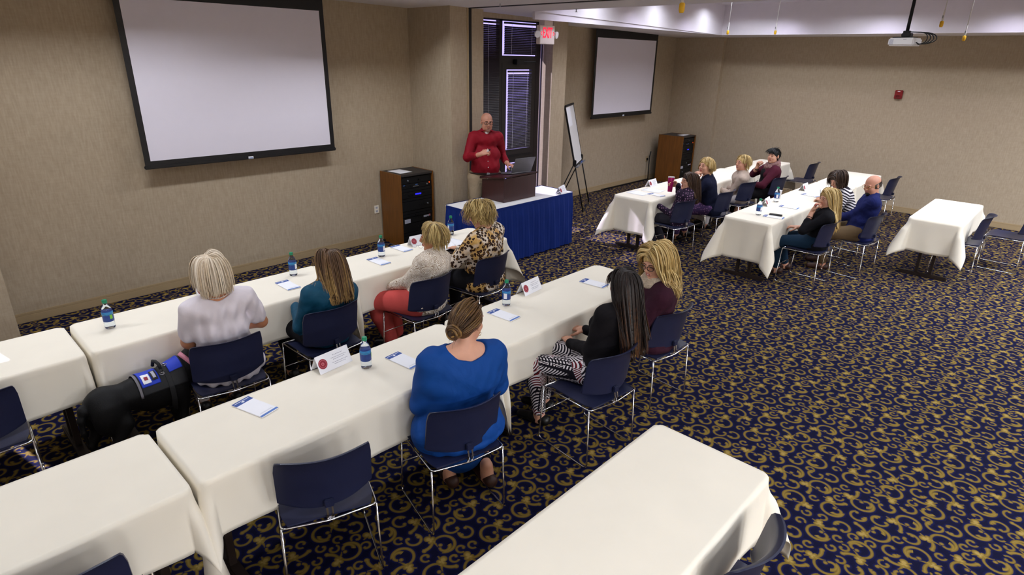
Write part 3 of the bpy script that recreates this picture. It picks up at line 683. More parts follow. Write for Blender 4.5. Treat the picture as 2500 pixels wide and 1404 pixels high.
def make_tent():
    t = thing('name_card', 'x', 'name card'); wd, h, d = .23, .098, .047
    g = MB(); th = .0008
    for s_ in (-1, 1):
        g.add([(-wd/2, s_*d, 0), (wd/2, s_*d, 0), (wd/2, 0, h), (-wd/2, 0, h), (-wd/2, s_*d-s_*th*2, 0), (wd/2, s_*d-s_*th*2, 0), (wd/2, 0, h-th*2), (-wd/2, 0, h-th*2)],
              [(0, 1, 2, 3), (7, 6, 5, 4), (0, 4, 5, 1), (2, 6, 7, 3), (1, 5, 6, 2), (0, 3, 7, 4)], M_['white'])
    g.build('card', t)
    # printed seal and faint lines on both sides
    for s_ in (-1, 1):
        def on(u, q, lift=.0006):   # u along, q up the slope 0..1
            L = Vector((0, -s_*d, h)).normalized(); n = Vector((0, s_*h, d)).normalized()
            p = Vector((u*(-s_), s_*d, 0))+L*(q*math.hypot(d, h))+n*lift; return p
        g = MB(); cu, cq_, rr = -.078, .5, .030
        def disc(r0, r1, m, lift):
            vs = []; n = 28
            for k in range(n): a = 2*PI*k/n; vs.append(on(cu+r1*math.cos(a), cq_+r1*math.sin(a)/math.hypot(d, h), lift))
            if r0 <= 0: g.add(vs, [tuple(range(n))], m)
            else:
                for k in range(n): a = 2*PI*k/n; vs.append(on(cu+r0*math.cos(a), cq_+r0*math.sin(a)/math.hypot(d, h), lift))
                g.add(vs, [(k, (k+1) % n, n+(k+1) % n, n+k) for k in range(n)], m)
        disc(0, rr, M_['sealred'], .0005); disc(rr*.72, rr*.78, M_['sealpink'], .0008); disc(rr*.18, rr*.30, M_['sealpink'], .0008)
        g.build('seal', t)['label'] = 'dark red round seal'
        g = MB(); rd = random.Random(5)
        for q, w_ in ((.74, .036), (.60, .052), (.50, .040), (.34, .050), (.24, .040)):
            u = .035-w_
            while u < .035+w_:
                k = rd.uniform(.004, .009); g.add([on(u, q), on(u+k, q), on(u+k, q+.035), on(u, q+.035)], [(0, 1, 2, 3)], M_['greytext']); u += k+.003
        g.build('print', t)
    return t
TN = make_tent(); ft = [True]
for x, y, a, lab in ((1.585, 2.975, 6, 'large folded name card nearest the camera, beside a water bottle'), (3.365, 2.98, 6, 'folded name card with red seal at the right end of the middle row'),
                     (3.52, 4.60, -3, 'folded name card partly behind the cream lace person\'s head'), (1.54, 4.64, -14, 'folded name card seen beside the white-haired person\'s neck'),
                     (6.49, 5.21, 20, 'folded name card alone on the skirted presenter table'), (7.90, 4.62, 3, 'folded name card behind the magenta tumbler'),
                     (7.965, 2.92, 8, 'folded name card behind a bottle on the long right table'), (9.39, 2.93, 2, 'folded name card on the long right table far from the bottles')):
    o = TN if ft[0] else copy_tree(TN); ft[0] = False; o.location = (x, y, ZT); o.rotation_euler = (0, 0, R(a)); o['label'] = lab; o['group'] = 'folded name cards with red seals'

def paper(x, y, a, w_, h_, lab, z=ZT, curl=.0, m='white', name='paper_sheet', cat='paper'):
    g = MB(); P = [[(w_*(i/6-.5), h_*(j/6-.5), .0005+curl*((i/6)**3)) for j in range(7)] for i in range(7)]
    g.grid(P, M_[m], flip=True); o = g.build(name, smooth=True, loc=(x, y, z)); o.rotation_euler = (0, 0, R(a)); md = o.modifiers.new('thick', 'SOLIDIFY'); md.thickness = .0008
    return tag(o, lab, cat)
paper(3.80, 4.43, 8, .216, .28, 'loose white page under the leopard blouse person\'s bottle side', z=ZT+.001)
paper(3.61, 4.37, -24, .216, .28, 'white page curling up between the lace and leopard people', z=ZT+.004, curl=.05)
g = MB(); g.box(-.12, .12, -.155, .155, 0, .006, M_['phone'], .002); o = g.build('folder', loc=(3.60, 4.29, ZT)); o.rotation_euler = (0, 0, R(-24)); tag(o, 'dark folder under the loose pages beside the leopard blouse person', 'folder')
paper(7.62, 4.42, 4, .216, .28, 'white sheet lit by the sun on the far group\'s first table')
paper(7.30, 4.46, -3, .216, .28, 'second sunlit white sheet nearer the table end by the easel')
paper(8.35, 4.30, 6, .216, .28, 'white sheet beside the tumbler-holding hand')
t = thing('eyeglasses', 'wire eyeglasses lying open on the back-row table by the lace person', 'glasses', (3.42, 4.50, ZT+.004), R(-60))
g = MB()
for s_ in (-1, 1):
    g.tube([(s_*.032+.024*math.cos(a), .0, .018+.017*math.sin(a)) for a in np.linspace(0, 2*PI, 17)[:-1]], .0013, M_['silver'], 6, closed=True)
g.tube([(-.008, 0, .022), (0, 0, .026), (.008, 0, .022)], .0013, M_['silver'], 6); g.build('rims', t)
for s_ in (-1, 1):
    g = MB(); g.tube([(s_*.057, 0, .024), (s_*.06, .06, .018), (s_*.05, .12, .0)], .0014, M_['silver'], 6); g.build('temple', t)

# ---------------------------------------------------------------- lectern and laptop
t = thing('tabletop_lectern', 'dark mahogany tabletop lectern on the blue-skirted table', 'lectern', (5.745, 5.505, TT+.0015))
MH = M_['mahog']; x0, x1, y0, y1 = -.305, .305, -.20, .205
g = MB(); g.add([(x0, y0, 0), (x1, y0, 0), (x1, y0, .305), (x0, y0, .305), (x0, y0+.018, 0), (x1, y0+.018, 0), (x1, y0+.018, .305), (x0, y0+.018, .305)], [(0, 1, 2, 3), (7, 6, 5, 4), (0, 4, 5, 1), (3, 2, 6, 7), (1, 5, 6, 2), (0, 3, 7, 4)], MH); g.build('front_panel', t)
for xx in (x0, x1-.018):
    g = MB(); A_ = [(xx, y0+.018, 0), (xx, y1, 0), (xx, y1, .25), (xx, y0+.018, .302)]; B_ = [(p[0]+.018, p[1], p[2]) for p in A_]
    g.add(A_+B_, [(0, 3, 2, 1)[::-1], (4, 7, 6, 5)[::-1], (0, 1, 5, 4), (1, 2, 6, 5), (2, 3, 7, 6), (3, 0, 4, 7)], MH); g.build('side_panel', t)
g = MB(); mt = Matrix.Translation((0, .0, .288)) @ Matrix.Rotation(R(-7.5), 4, 'X'); g.box(-.335, .335, -.215, .225, 0, .018, MH, .003, mat=mt); g.build('reading_top', t)
g = MB(); g.box(x0+.018, x1-.018, y0+.02, y1-.01, .10, .115, MH); g.build('shelf', t)
g = MB(); mt = Matrix.Translation((0, .0, .288)) @ Matrix.Rotation(R(-7.5), 4, 'X'); g.box(-.33, .33, .205, .225, .018, .03, MH, .003, mat=mt); g.build('book_ledge', t)
t = thing('laptop', 'open silver laptop on the lectern, lid toward the audience', 'laptop', (5.86, 5.40, 1.0675), R(-8)); lm = Matrix.Rotation(R(-7.5), 4, 'X')
g = MB(); g.box(-.17, .17, 0, .23, 0, .014, M_['silver'], .003, mat=lm); g.box(-.15, .15, .09, .2, .014, .0146, M_['rackblack'], mat=lm); g.build('base', t)
g = MB(); mt = Matrix.Translation((0, .0, .014)) @ Matrix.Rotation(R(24), 4, 'X'); g.box(-.17, .17, -.006, .0, 0, .215, M_['silver'], .002, mat=mt); g.box(-.155, .155, .0, .0006, .012, .2, M_['rackblack'], mat=mt); g.build('lid', t)

# ---------------------------------------------------------------- equipment racks
def rack(cx, yb, yf, w_, label, rz=0, seed=0):
    dp = yb-yf; t = thing('equipment_rack', label, 'equipment rack', (cx, (yb+yf)/2, 0), R(rz), 'oak-sided equipment racks'); H = 1.0; hw, hd = w_/2, dp/2
    for s_ in (-1, 1):
        g = MB(); g.box(s_*hw-(.02 if s_ > 0 else 0), s_*hw+(.02 if s_ < 0 else 0), -hd, hd, 0.0, H, M_['oak'], .002); g.build('side_panel', t)
    g = MB(); g.box(-hw+.02, hw-.02, -hd+.005, hd, H-.03, H-.004, M_['racktop'], .002); g.build('top', t)
    g = MB(); g.box(-hw+.02, hw-.02, -hd+.05, hd-.01, .02, H-.03, M_['rackblack']); g.build('cabinet', t)
    rd = random.Random(seed); z = .05; y = -hd+.012; k = 0
    hs = [.088, .044, .132, .088, .044, .044, .132, .044, .088, .044, .066, .088]
    while z < H-.09:
        h_ = hs[k % len(hs)]; h_ = min(h_, H-.04-z)
        g = MB(); yy = y+rd.choice((0, .006, .012)); g.box(-hw+.024, hw-.024, yy, -hd+.06, z+.002, z+h_-.002, M_['rackblack'], .002); u = g.build('rack_unit', t)
        if k % 2 == 0 or h_ > .08:
            g = MB()
            for q in range(rd.randint(2, 4)):
                px = rd.uniform(-hw+.06, hw-.07); g.lathe([(.011, 0), (.010, .012), (0, .012)], M_['silver'] if rd.random() < .25 else M_['blackmetal'], 14, mat=Matrix.Translation((px, yy, z+h_/2)) @ Matrix.Rotation(R(90), 4, 'X'))
            g.build('knob', u)
        if k == 8:
            g = MB(); g.box(-.03, .07, yy-.001, yy, z+h_*.4, z+h_*.62, M_['bluelight']); g.build('blue_display', u)
        if k == 10:
            g = MB(); g.box(-.06, .04, yy-.001, yy, z+h_*.3, z+h_*.42, M_['silver']); g.box(-.02, .02, yy-.001, yy, z+h_*.6, z+h_*.75, M_['footblue']); g.box(hw-.07, hw-.055, yy-.001, yy, z+h_*.5, z+h_*.85, M_['orangelight']); g.box(-hw+.06, -hw+.09, yy-.001, yy, z+h_*.7, z+h_*.82, M_['footblue']); g.build('lights', u)
        if k == 3:
            g = MB(); g.box(-hw+.06, -hw+.16, yy-.001, yy, z+h_*.05, z+h_*.7, M_['greytext']); g.build('label_plate', u)
            g = MB(); g.box(hw-.18, hw-.06, yy-.001, yy, z+h_*.55, z+h_*.85, M_['greytext']); g.box(hw-.085, hw-.06, yy-.0015, yy, z+h_*.6, z+h_*.9, M_['sealpink']); g.build('label_plate', u)
        z += h_; k += 1
    return t
rack(5.03, 7.03, 6.57, .57, 'oak-sided equipment rack with blue display beside the door pilaster, nearest')
rack(12.10, 6.86, 6.27, .55, 'oak-sided equipment rack in the far corner below the second screen', seed=2)
paper(4.93, 6.82, 4, .216, .28, 'white sheet lying on top of the nearer equipment rack', z=.999)
paper(12.17, 6.46, 88, .15, .28, 'white sheet lying on top of the far equipment rack', z=.999)
g = MB()
g.tube([(4.70+.05*math.cos(i*.5), 7.0-.02*math.sin(i*.7), .012+.02*(i % 5)/5) for i in range(22)], .006, M_['blackmetal'], 6); g.tube([(4.68, 7.02, .01), (4.6, 6.98, .01), (4.67, 6.93, .01), (4.74, 6.9, .01)], .006, M_['blackmetal'], 6)
tag(g.build('power_cable', smooth=True), 'coiled black cable on the carpet beside the nearer rack', 'cable')
g = MB(); g.box(10.05, 11.8, 6.985, 7.03, 0.0, .022, M_['rackblack'], .006); g.tube([(11.75, 6.98, .03), (11.72, 6.97, .2), (11.76, 7.0, .5), (11.80, 7.0, .62)], .012, M_['blackmetal']); g.tube([(10.1, 7.0, .012), (9.9, 6.95, .01), (9.75, 6.98, .01)], .012, M_['blackmetal'])
tag(g.build('cable_cover', smooth=False), 'black cable cover strip along the wall before the far rack', 'cable')
t = thing('wall_outlet', 'beige wall outlet beside the nearer rack', 'outlet', (4.672, YW-.005, .464))
g = MB(); g.box(-.036, .036, -.004, .004, -.057, .057, M_['cloth'], .002); g.build('cover_plate', t)
g = MB()
for z in (-.025, .025): g.box(-.016, .016, -.006, -.003, z-.013, z+.013, M_['greytext'], .002)
g.build('socket', t)
t = thing('wall_outlet', 'dark wall outlet low on the wall left of the far rack', 'outlet', (11.74, YW-.005, .46)); g = MB(); g.box(-.036, .036, -.004, .004, -.057, .057, M_['base'], .002); g.build('cover_plate', t)
g = MB(); g.box(-.016, .016, -.03, -.003, -.03, .02, M_['blackmetal'], .003); g.build('plug', t)

# ---------------------------------------------------------------- presentation easel
t = thing('flip_chart_easel', 'black tripod easel with white board beside the column', 'easel', (8.55, 6.35, 0)); BM = M_['blackmetal']
fl_, fr_ = Vector((8.262, 6.126, 0))-Vector((8.55, 6.35, 0)), Vector((8.90, 6.475, 0))-Vector((8.55, 6.35, 0))
ax_ = (fr_-fl_).normalized(); nn = Vector((ax_.y, -ax_.x, 0)); lean = R(13); upv = Vector((-nn.x*math.sin(lean), -nn.y*math.sin(lean), math.cos(lean)))
for f_ in (fl_, fr_):
    g = MB(); g.tube([f_+Vector((0, 0, .01)), f_+upv*.9], .011, BM); g.build('front_leg', t, smooth=True)
knL, knR = fl_+upv*.86, fr_+upv*.86
for kn, k in ((knL, -1), (knR, 1)):
    ft_ = kn-nn*.36+ax_*(.02*k); ft_.z = .01
    g = MB(); g.tube([kn, ft_], .010, BM); g.build('rear_leg', t, smooth=True)
    g = MB(); g.box(-.022, .022, -.03, .03, -.05, .05, BM, .01, mat=Matrix.Translation(kn)); g.build('hinge', t)
g = MB(); g.tube([fl_+Vector((0, 0, .012)), fr_+Vector((0, 0, .012))], .009, BM); g.build('foot_bar', t, smooth=True)
bt = Matrix((ax_, -nn.normalized() if False else (ax_.cross(upv)).normalized()*-1, upv)).transposed().to_4x4(); bl_ = fl_+upv*.80-ax_*.04; bt.translation = bl_
bw = (fr_-fl_).length+.08; face = -1 if (bt.to_3x3() @ Vector((0, 1, 0))).dot(nn) < 0 else 1
g = MB(); g.box(.02, bw-.01, -.006, .006, .02, .98, M_['offwhite'], mat=bt); g.build('board', t)['label'] = 'white board'
g = MB(); g.box(0, .03, -.014, .014, 0, 1.0, BM, .004, mat=bt); g.box(bw-.014, bw, -.012, .012, 0, .99, BM, .003, mat=bt); g.box(0, bw, -.012, .012, 0, .022, BM, .003, mat=bt); g.build('frame', t)
g = MB(); g.box(-.01, bw+.01, -.022, .03, .985, 1.015, BM, .004, mat=bt); g.build('pad_clamp', t)
g = MB(); g.box(.0, bw, (0.01 if face > 0 else -.06), (.06 if face > 0 else -.01), -.02, -.004, M_['silver'], .002, mat=bt); tr_ = g.build('marker_tray', t)
g = MB(); yy = .035*face; g.tube([bt @ Vector((bw*.55, yy, .005)), bt @ Vector((bw*.75, yy, .005))], .008, M_['headblue']); g.tube([bt @ Vector((bw*.3, yy, .005)), bt @ Vector((bw*.45, yy, .005))], .008, BM); g.build('marker', tr_)
g = MB(); g.box(.05, .42, (.0065 if face > 0 else -.0075), (.0075 if face > 0 else -.0065), .66, .97, M_['white'], mat=bt); g.build('torn_sheet', t)

# ---------------------------------------------------------------- exit sign, alarm, projector, ceiling bits
t = thing('exit_sign', 'white EXIT sign with red letters and two emergency lamps hanging by the column', 'exit sign', (6.79, 5.86, 2.79), 0)
g = MB(); g.box(-.155, .155, -.035, .035, -.115, .125, M_['exitwhite'], .006); g.build('housing', t)
g = MB(); g.box(-.09, .09, -.05, .05, .125, zc(6.79)-2.79+.002, M_['exitwhite'], .004); g.build('canopy', t)
cu_ = bpy.data.curves.new('exit_text', 'FONT'); cu_.body = 'EXIT'; cu_.size = .205; cu_.align_x = 'CENTER'; cu_.align_y = 'CENTER'; cu_.extrude = .002; cu_.space_character = .95; cu_.offset = .0015
to = bpy.data.objects.new('exit_lettering', cu_); COL.objects.link(to); bpy.context.view_layer.update()
me = bpy.data.meshes.new_from_object(to.evaluated_get(bpy.context.evaluated_depsgraph_get())); bpy.data.objects.remove(to)
to = bpy.data.objects.new('lettering', me); COL.objects.link(to); me.materials.clear(); me.materials.append(M_['exitred']); to.parent = t; to.rotation_euler = (R(90), 0, 0); to.location = (0, -.037, .025); to.scale = (.50, .92, 1); to['label'] = 'red EXIT letters'
for s_ in (-1, 1):
    g = MB(); g.tube([(s_*.118, -.0375, .045), (s_*.142, -.0375, .022), (s_*.118, -.0375, -.001)], .0045, M_['exitred'], 6); g.build('chevron', t)
    g = MB(); g.lathe([(.0, -.03), (.028, -.03), (.042, -.012), (.046, .012), (.046, .018), (0, .02)], M_['offwhite'], 20, mat=Matrix.Translation((s_*.20, -.02, .01)) @ Matrix.Rotation(R(100), 4, 'X') @ Matrix.Rotation(R(s_*15), 4, 'Y'))
    g.tube([(s_*.15, 0, .0), (s_*.185, 0, .0)], .012, M_['exitwhite']); g.build('lamp_head', t, auto=40)
t = thing('fire_alarm', 'small red fire alarm strobe on the right wall', 'fire alarm', (XR-.002, 2.68, 2.02), 0)
g = MB(); g.box(-.045, 0, -.06, .06, -.075, .07, M_['red'], .008); g.build('housing', t)
g = MB(); g.box(-.06, -.04, -.03, .034, -.055, -.012, M_['pet'], .008); g.box(-.0465, -.045, -.02, .02, .045, .055, M_['white']); g.build('strobe', t)['label'] = 'clear strobe lens'
t = thing('projector', 'white projector hanging from a black pole near the right wall', 'projector', (10.42, 2.30, 2.80), R(-8))
g = MB(); g.box(-.15, .15, -.165, .165, -.05, .055, M_['offwhite'], .018); g.build('body', t)
g = MB()
for i in range(6): g.box(-.1515, -.149, .095+i*.009, .1+i*.009, -.03, .035, M_['greytext'])
g.box(-.1515, -.149, -.07, -.03, .028, .034, M_['greytext']); g.build('side_vent', t)
g = MB(); g.lathe([(.045, 0), (.045, .02), (.035, .022), (0, .012)], M_['phone'], 20, mat=Matrix.Translation((.06, .16, 0)) @ Matrix.Rotation(R(-90), 4, 'X')); g.build('lens', t)
g = MB(); g.box(-.09, .09, -.12, .14, .056, .068, BM, .003); g.box(-.05, .05, -.07, .05, .068, .12, BM, .008); g.box(-.035, .035, -.04, .04, .12, .15, BM, .005); g.build('mount', t)
g = MB(); g.tube([(0, 0, .14), (0, 0, TZ-2.80+.01)], .022, BM, 14); g.build('pole', t, smooth=True)
for k in range(4):
    g = MB(); a = .03*k; g.tube([(-.06+.03*k, -.16, .0-.01*k)]+[(-.05+.025*k, -.20-(.09+a)*math.sin(PI*q/10), .05-.075*math.cos(PI*q/10)) for q in range(0, 11)]+[(-.01, -.12, .13), (0, -.04, .135)], .007, BM, 6); g.build('cable', t, smooth=True)

def sprinkler(x, y, z, ztop, lab, s=1.0):
    t = thing('hanging_sprinkler', lab, 'sprinkler', (x, y, z), 0, 'yellow-capped sprinkler drops under the ceiling')
    g = MB(); g.tube([(0, 0, .05*s), (0, 0, ztop-z)], .004, M_['offwhite'], 8); g.build('drop_pipe', t, smooth=True)
    g = MB(); g.lathe([(.0, -.03*s), (.010*s, -.03*s), (.015*s, -.018*s), (.015*s, .012*s), (.010*s, .018*s), (0, .018*s)], M_['yellow'], 16); g.build('cap', t, auto=40)['label'] = 'yellow protective cap'
    g = MB(); g.lathe([(.0055, .015*s), (.0075, .03), (.006, .1), (.004, .11)], M_['offwhite'], 12); g.tube([(-.02, 0, .045), (.012, 0, .045)], .003, M_['silver'], 6); g.tube([(-.02, 0, .038), (-.02, 0, .06)], .005, M_['silver'], 6); g.build('sprinkler_head', t, auto=40)
def at(px, py, d):
    dr = (u2*(-(py-702)/FPX)+r2*((px-1250)/FPX)+fw); return Vector((0, 0, CAM_H))+dr.normalized()*d
for px, py, d, top, lab in ((1665, 16, 3.5, 3.10, 'yellow-capped ceiling drop nearest the camera, cut by the top edge'), (1777, 78, 8.6, TZ, 'yellow-capped drop above the second screen\'s corner'),
                            (1893, 78, 9.0, TZ, 'yellow-capped drop right of the tray corner'), (2299, 57, 6.6, TZ, 'yellow-capped drop right of the projector, higher one'), (2354, 92, 7.6, TZ, 'yellow-capped drop right of the projector, lower one')):
    p = at(px, py, d); sprinkler(p.x, p.y, p.z, top if p.x > TX0 else zc(p.x)+.002, lab)
for px, py, lab in ((1407, 24, 'small sprinkler head on the ceiling right of the EXIT sign'), (1433, 50, 'small sprinkler head on the soffit above the easel'), (1221, 15, 'small sprinkler head on the ceiling above the door')):
    dr = (u2*(-(py-702)/FPX)+r2*((px-1250)/FPX)+fw); zt = 3.05; p = Vector((0, 0, CAM_H))+dr*((zt-CAM_H)/dr.z); zt = zc(p.x)
    t = thing('ceiling_sprinkler', lab, 'sprinkler', (p.x, p.y, zt), 0, 'flush sprinkler heads on the soffit')
    g = MB(); g.lathe([(0, -.004), (.035, -.004), (.035, .001), (0, .001)], M_['offwhite'], 20); g.build('escutcheon', t)
    g = MB(); g.lathe([(.006, -.004), (.006, -.035), (.018, -.037), (.018, -.04), (0, -.04)], M_['silver'], 14); g.build('head', t)
# ================================================================ sculpting toolkit: smooth-union distance fields -> one continuous surface
def surface_nets(d, org, h):
    s = (d < 0)
    c = s.astype(np.int8)
    cnt = c[:-1,:-1,:-1]+c[1:,:-1,:-1]+c[:-1,1:,:-1]+c[1:,1:,:-1]+c[:-1,:-1,1:]+c[1:,:-1,1:]+c[:-1,1:,1:]+c[1:,1:,1:]
    act = (cnt > 0) & (cnt < 8)
    ai = np.argwhere(act); idx = np.full(act.shape, -1, np.int32); idx[act] = np.arange(len(ai))
    acc = np.zeros((len(ai), 3)); n = np.zeros(len(ai))
    cor = [(0,0,0),(1,0,0),(0,1,0),(1,1,0),(0,0,1),(1,0,1),(0,1,1),(1,1,1)]
    val = [d[ai[:,0]+a, ai[:,1]+b, ai[:,2]+e] for a, b, e in cor]
    for p in range(8):
        for q in range(p+1, 8):
            df = [cor[q][k]-cor[p][k] for k in range(3)]
            if sum(map(abs, df)) != 1: continue
            m = (val[p] < 0) != (val[q] < 0); t = np.where(m, val[p]/np.where(m, val[p]-val[q], 1), 0)
            for k in range(3): acc[:, k] += np.where(m, cor[p][k]+t*df[k], 0)
            n += m
    V = (ai+acc/n[:, None])*h+org
    F = []
    for ax in range(3):
        sl0 = [slice(None)]*3; sl1 = [slice(None)]*3; sl0[ax] = slice(0, -1); sl1[ax] = slice(1, None)
        a, b = s[tuple(sl0)], s[tuple(sl1)]; E = np.argwhere(a != b)
        o1, o2 = [k for k in range(3) if k != ax]
        E = E[(E[:, o1] > 0) & (E[:, o2] > 0) & (E[:, o1] < act.shape[o1]) & (E[:, o2] < act.shape[o2])]
        def cell(d1, d2):
            q = E.copy(); q[:, o1] += d1; q[:, o2] += d2; return idx[q[:, 0], q[:, 1], q[:, 2]]
        q = np.stack([cell(-1, -1), cell(0, -1), cell(0, 0), cell(-1, 0)], 1)
        flip = ~a[E[:, 0], E[:, 1], E[:, 2]]
        if ax == 1: flip = ~flip
        q[flip] = q[flip][:, ::-1]; F.append(q)
    F = np.concatenate(F); F = F[(F >= 0).all(1)]
    return V, F
class Sdf:
    def __init__(s): s.p = []; s.clip = []
    def cap(s, a, b, ra, rb=None, k=.015, op='+'):
        s.p.append(('c', np.array(a, float), np.array(b, float), float(ra), float(ra if rb is None else rb), k, op)); return s
    def ell(s, c, r, Rm=None, k=.015, op='+'):
        s.p.append(('e', np.array(c, float), np.array(r, float), np.eye(3) if Rm is None else np.array(Rm, float), None, k, op)); return s
    def box(s, c, hs, Rm=None, k=.02, op='-'):
        s.p.append(('b', np.array(c, float), np.array(hs, float), np.eye(3) if Rm is None else np.array(Rm, float), None, k, op)); return s
    def bb(s, p):
        if p[0] == 'b': e = (np.abs(p[3])*p[2][None, :]).sum(1); return p[1]-e, p[1]+e
        if p[0] == 'c': return np.minimum(p[1]-p[3], p[2]-p[4]), np.maximum(p[1]+p[3], p[2]+p[4])
        e = np.sqrt(((p[3]*p[2][None, :])**2).sum(1)); return p[1]-e, p[1]+e
    def dist(s, p, X, Y, Z):
        if p[0] == 'b':
            c, r, Rm = p[1:4]; x, y, z = X-c[0], Y-c[1], Z-c[2]; q = [np.abs(Rm[0, i]*x+Rm[1, i]*y+Rm[2, i]*z)-r[i] for i in range(3)]
            return np.sqrt(np.maximum(q[0], 0)**2+np.maximum(q[1], 0)**2+np.maximum(q[2], 0)**2)+np.minimum(np.maximum(np.maximum(q[0], q[1]), q[2]), 0)
        if p[0] == 'c':
            a, b, ra, rb = p[1:5]; v = b-a; L = max(v @ v, 1e-9)
            t = np.clip(((X-a[0])*v[0]+(Y-a[1])*v[1]+(Z-a[2])*v[2])/L, 0, 1)
            return np.sqrt((X-a[0]-t*v[0])**2+(Y-a[1]-t*v[1])**2+(Z-a[2]-t*v[2])**2)-(ra+(rb-ra)*t)
        c, r, Rm = p[1:4]; x, y, z = X-c[0], Y-c[1], Z-c[2]
        u = [(Rm[0, i]*x+Rm[1, i]*y+Rm[2, i]*z) for i in range(3)]
        k0 = np.sqrt((u[0]/r[0])**2+(u[1]/r[1])**2+(u[2]/r[2])**2); k1 = np.sqrt((u[0]/r[0]**2)**2+(u[1]/r[1]**2)**2+(u[2]/r[2]**2)**2)
        return k0*(k0-1)/np.maximum(k1, 1e-6)
    def at(s, P):
        X, Y, Z = P[:, 0], P[:, 1], P[:, 2]; d = np.full(len(P), 9.)
        for p in s.p: d = s.comb(d, s.dist(p, X, Y, Z), p[-2], p[-1])
        return d
    def comb(s, d, e, k, op):
        if op == '+': h = np.maximum(k-np.abs(d-e), 0)/k; return np.minimum(d, e)-h*h*k*.25
        h = np.maximum(k-np.abs(d+e), 0)/k; return np.maximum(d, -e)+h*h*k*.25
    def mesh(s, h, disp=None):
        lo = np.min([s.bb(p)[0] for p in s.p if p[-1] == '+'], 0)-4*h-.01; hi = np.max([s.bb(p)[1] for p in s.p if p[-1] == '+'], 0)+4*h+.01
        n = np.ceil((hi-lo)/h).astype(int)+1
        ax = [lo[i]+h*np.arange(n[i]) for i in range(3)]
        d = np.full(n, 1., np.float32)
        for p in s.p:
            a, b = s.bb(p); m = p[-2]+3.5*h; i0 = np.clip(((a-m-lo)/h).astype(int), 0, n); i1 = np.clip(((b+m-lo)/h).astype(int)+2, 0, n)
            if (i1 <= i0).any(): continue
            sl = tuple(slice(i0[i], i1[i]) for i in range(3))
            X, Y, Z = ax[0][sl[0]][:, None, None], ax[1][sl[1]][None, :, None], ax[2][sl[2]][None, None, :]
            d[sl] = s.comb(d[sl], s.dist(p, X, Y, Z).astype(np.float32), p[-2], p[-1])
        if disp is not None: d += disp(ax[0][:, None, None], ax[1][None, :, None], ax[2][None, None, :]).astype(np.float32)
        return surface_nets(d, lo, h)
def np_mesh(name, V, F, mats, parent, mi=None, attr=None, smooth=True):
    me = bpy.data.meshes.new(name); me.vertices.add(len(V)); me.vertices.foreach_set('co', np.asarray(V, np.float32).ravel())
    me.loops.add(F.size); me.loops.foreach_set('vertex_index', F.astype(np.int32).ravel())
    me.polygons.add(len(F)); k = F.shape[1]; me.polygons.foreach_set('loop_start', np.arange(0, F.size, k, dtype=np.int32))
    try: me.polygons.foreach_set('loop_total', np.full(len(F), k, np.int32))
    except Exception: pass
    for m in mats: me.materials.append(m)
    if mi is not None: me.polygons.foreach_set('material_index', mi.astype(np.int32))
    me.polygons.foreach_set('use_smooth', np.full(len(F), smooth))
    me.update(calc_edges=True)
    if attr is not None:
        a = me.attributes.new('tint', 'FLOAT', 'POINT'); a.data.foreach_set('value', np.asarray(attr, np.float32))
    o = bpy.data.objects.new(name, me); COL.objects.link(o); o.parent = parent; return o

# materials for people
def skin_mat(name, c):
    m = mat(name, c, .5, noise=.05, nscale=30); p = m.node_tree.nodes['Principled BSDF']
    p.inputs['Subsurface Weight'].default_value = .12; p.inputs['Subsurface Radius'].default_value = (.012, .005, .003); return m
SK = skin_mat('skin', srgb(214, 160, 134)); SKT = skin_mat('tanned skin', srgb(190, 128, 92)); SKP = skin_mat('ruddy skin', srgb(205, 146, 122))
LIPM = mat('pale lips', srgb(176, 112, 98), .5); LIP = mat('lips', srgb(178, 98, 92), .45); EYEW = mat('eye white', srgb(190, 178, 172), .3); IRIS = mat('iris', srgb(48, 36, 30), .3); BROW = mat('brow', srgb(70, 48, 34), .8); TEETH = mat('teeth', srgb(235, 228, 218), .4)
def hair_mat(name, dark, mid, lite):
    m = bpy.data.materials.new(name); m.use_nodes = True; t = NT(m.node_tree); p = t.n['Principled BSDF']
    at_ = t.new('ShaderNodeAttribute', attribute_name='tint'); tc = t.new('ShaderNodeTexCoord')
    nz = t.new('ShaderNodeTexNoise', ins={'Scale': 55.0, 'Detail': 2.0}); t.l.new(tc.outputs['Object'], nz.inputs['Vector'])
    f = t.math('ADD', at_.outputs['Fac'], t.math('MULTIPLY', t.math('SUBTRACT', nz.outputs['Fac'], .5), .35))
    rp = t.new('ShaderNodeValToRGB'); t.l.new(f, rp.inputs[0]); e = rp.color_ramp.elements
    e[0].position = .05; e[0].color = srgb(*dark); e[1].position = .95; e[1].color = srgb(*lite); q = e.new(.5); q.color = srgb(*mid)
    t.l.new(rp.outputs[0], p.inputs['Base Color']); p.inputs['Roughness'].default_value = .42; p.inputs['Specular IOR Level'].default_value = .35
    return m
HM = {'white': hair_mat('silver blond hair', (120, 100, 82), (205, 184, 156), (240, 228, 210)), 'brown': hair_mat('brown hair, blond ends', (52, 34, 22), (96, 68, 44), (196, 158, 96)),
      'dirty': hair_mat('ash blond hair', (96, 78, 52), (166, 138, 84), (214, 190, 130)), 'blond': hair_mat('blond hair', (106, 80, 46), (190, 158, 98), (232, 208, 152)),
      'honey': hair_mat('highlighted brown hair', (60, 42, 28), (98, 70, 44), (186, 146, 82)), 'dark': hair_mat('dark brown hair', (20, 12, 10), (34, 20, 16), (118, 74, 40)),
      'black': hair_mat('black hair', (8, 7, 9), (16, 14, 17), (40, 34, 38)), 'brunet': hair_mat('chestnut hair', (34, 22, 16), (62, 42, 30), (98, 70, 48)), 'gray': hair_mat('greying hair', (36, 28, 26), (70, 60, 54), (130, 120, 112))}

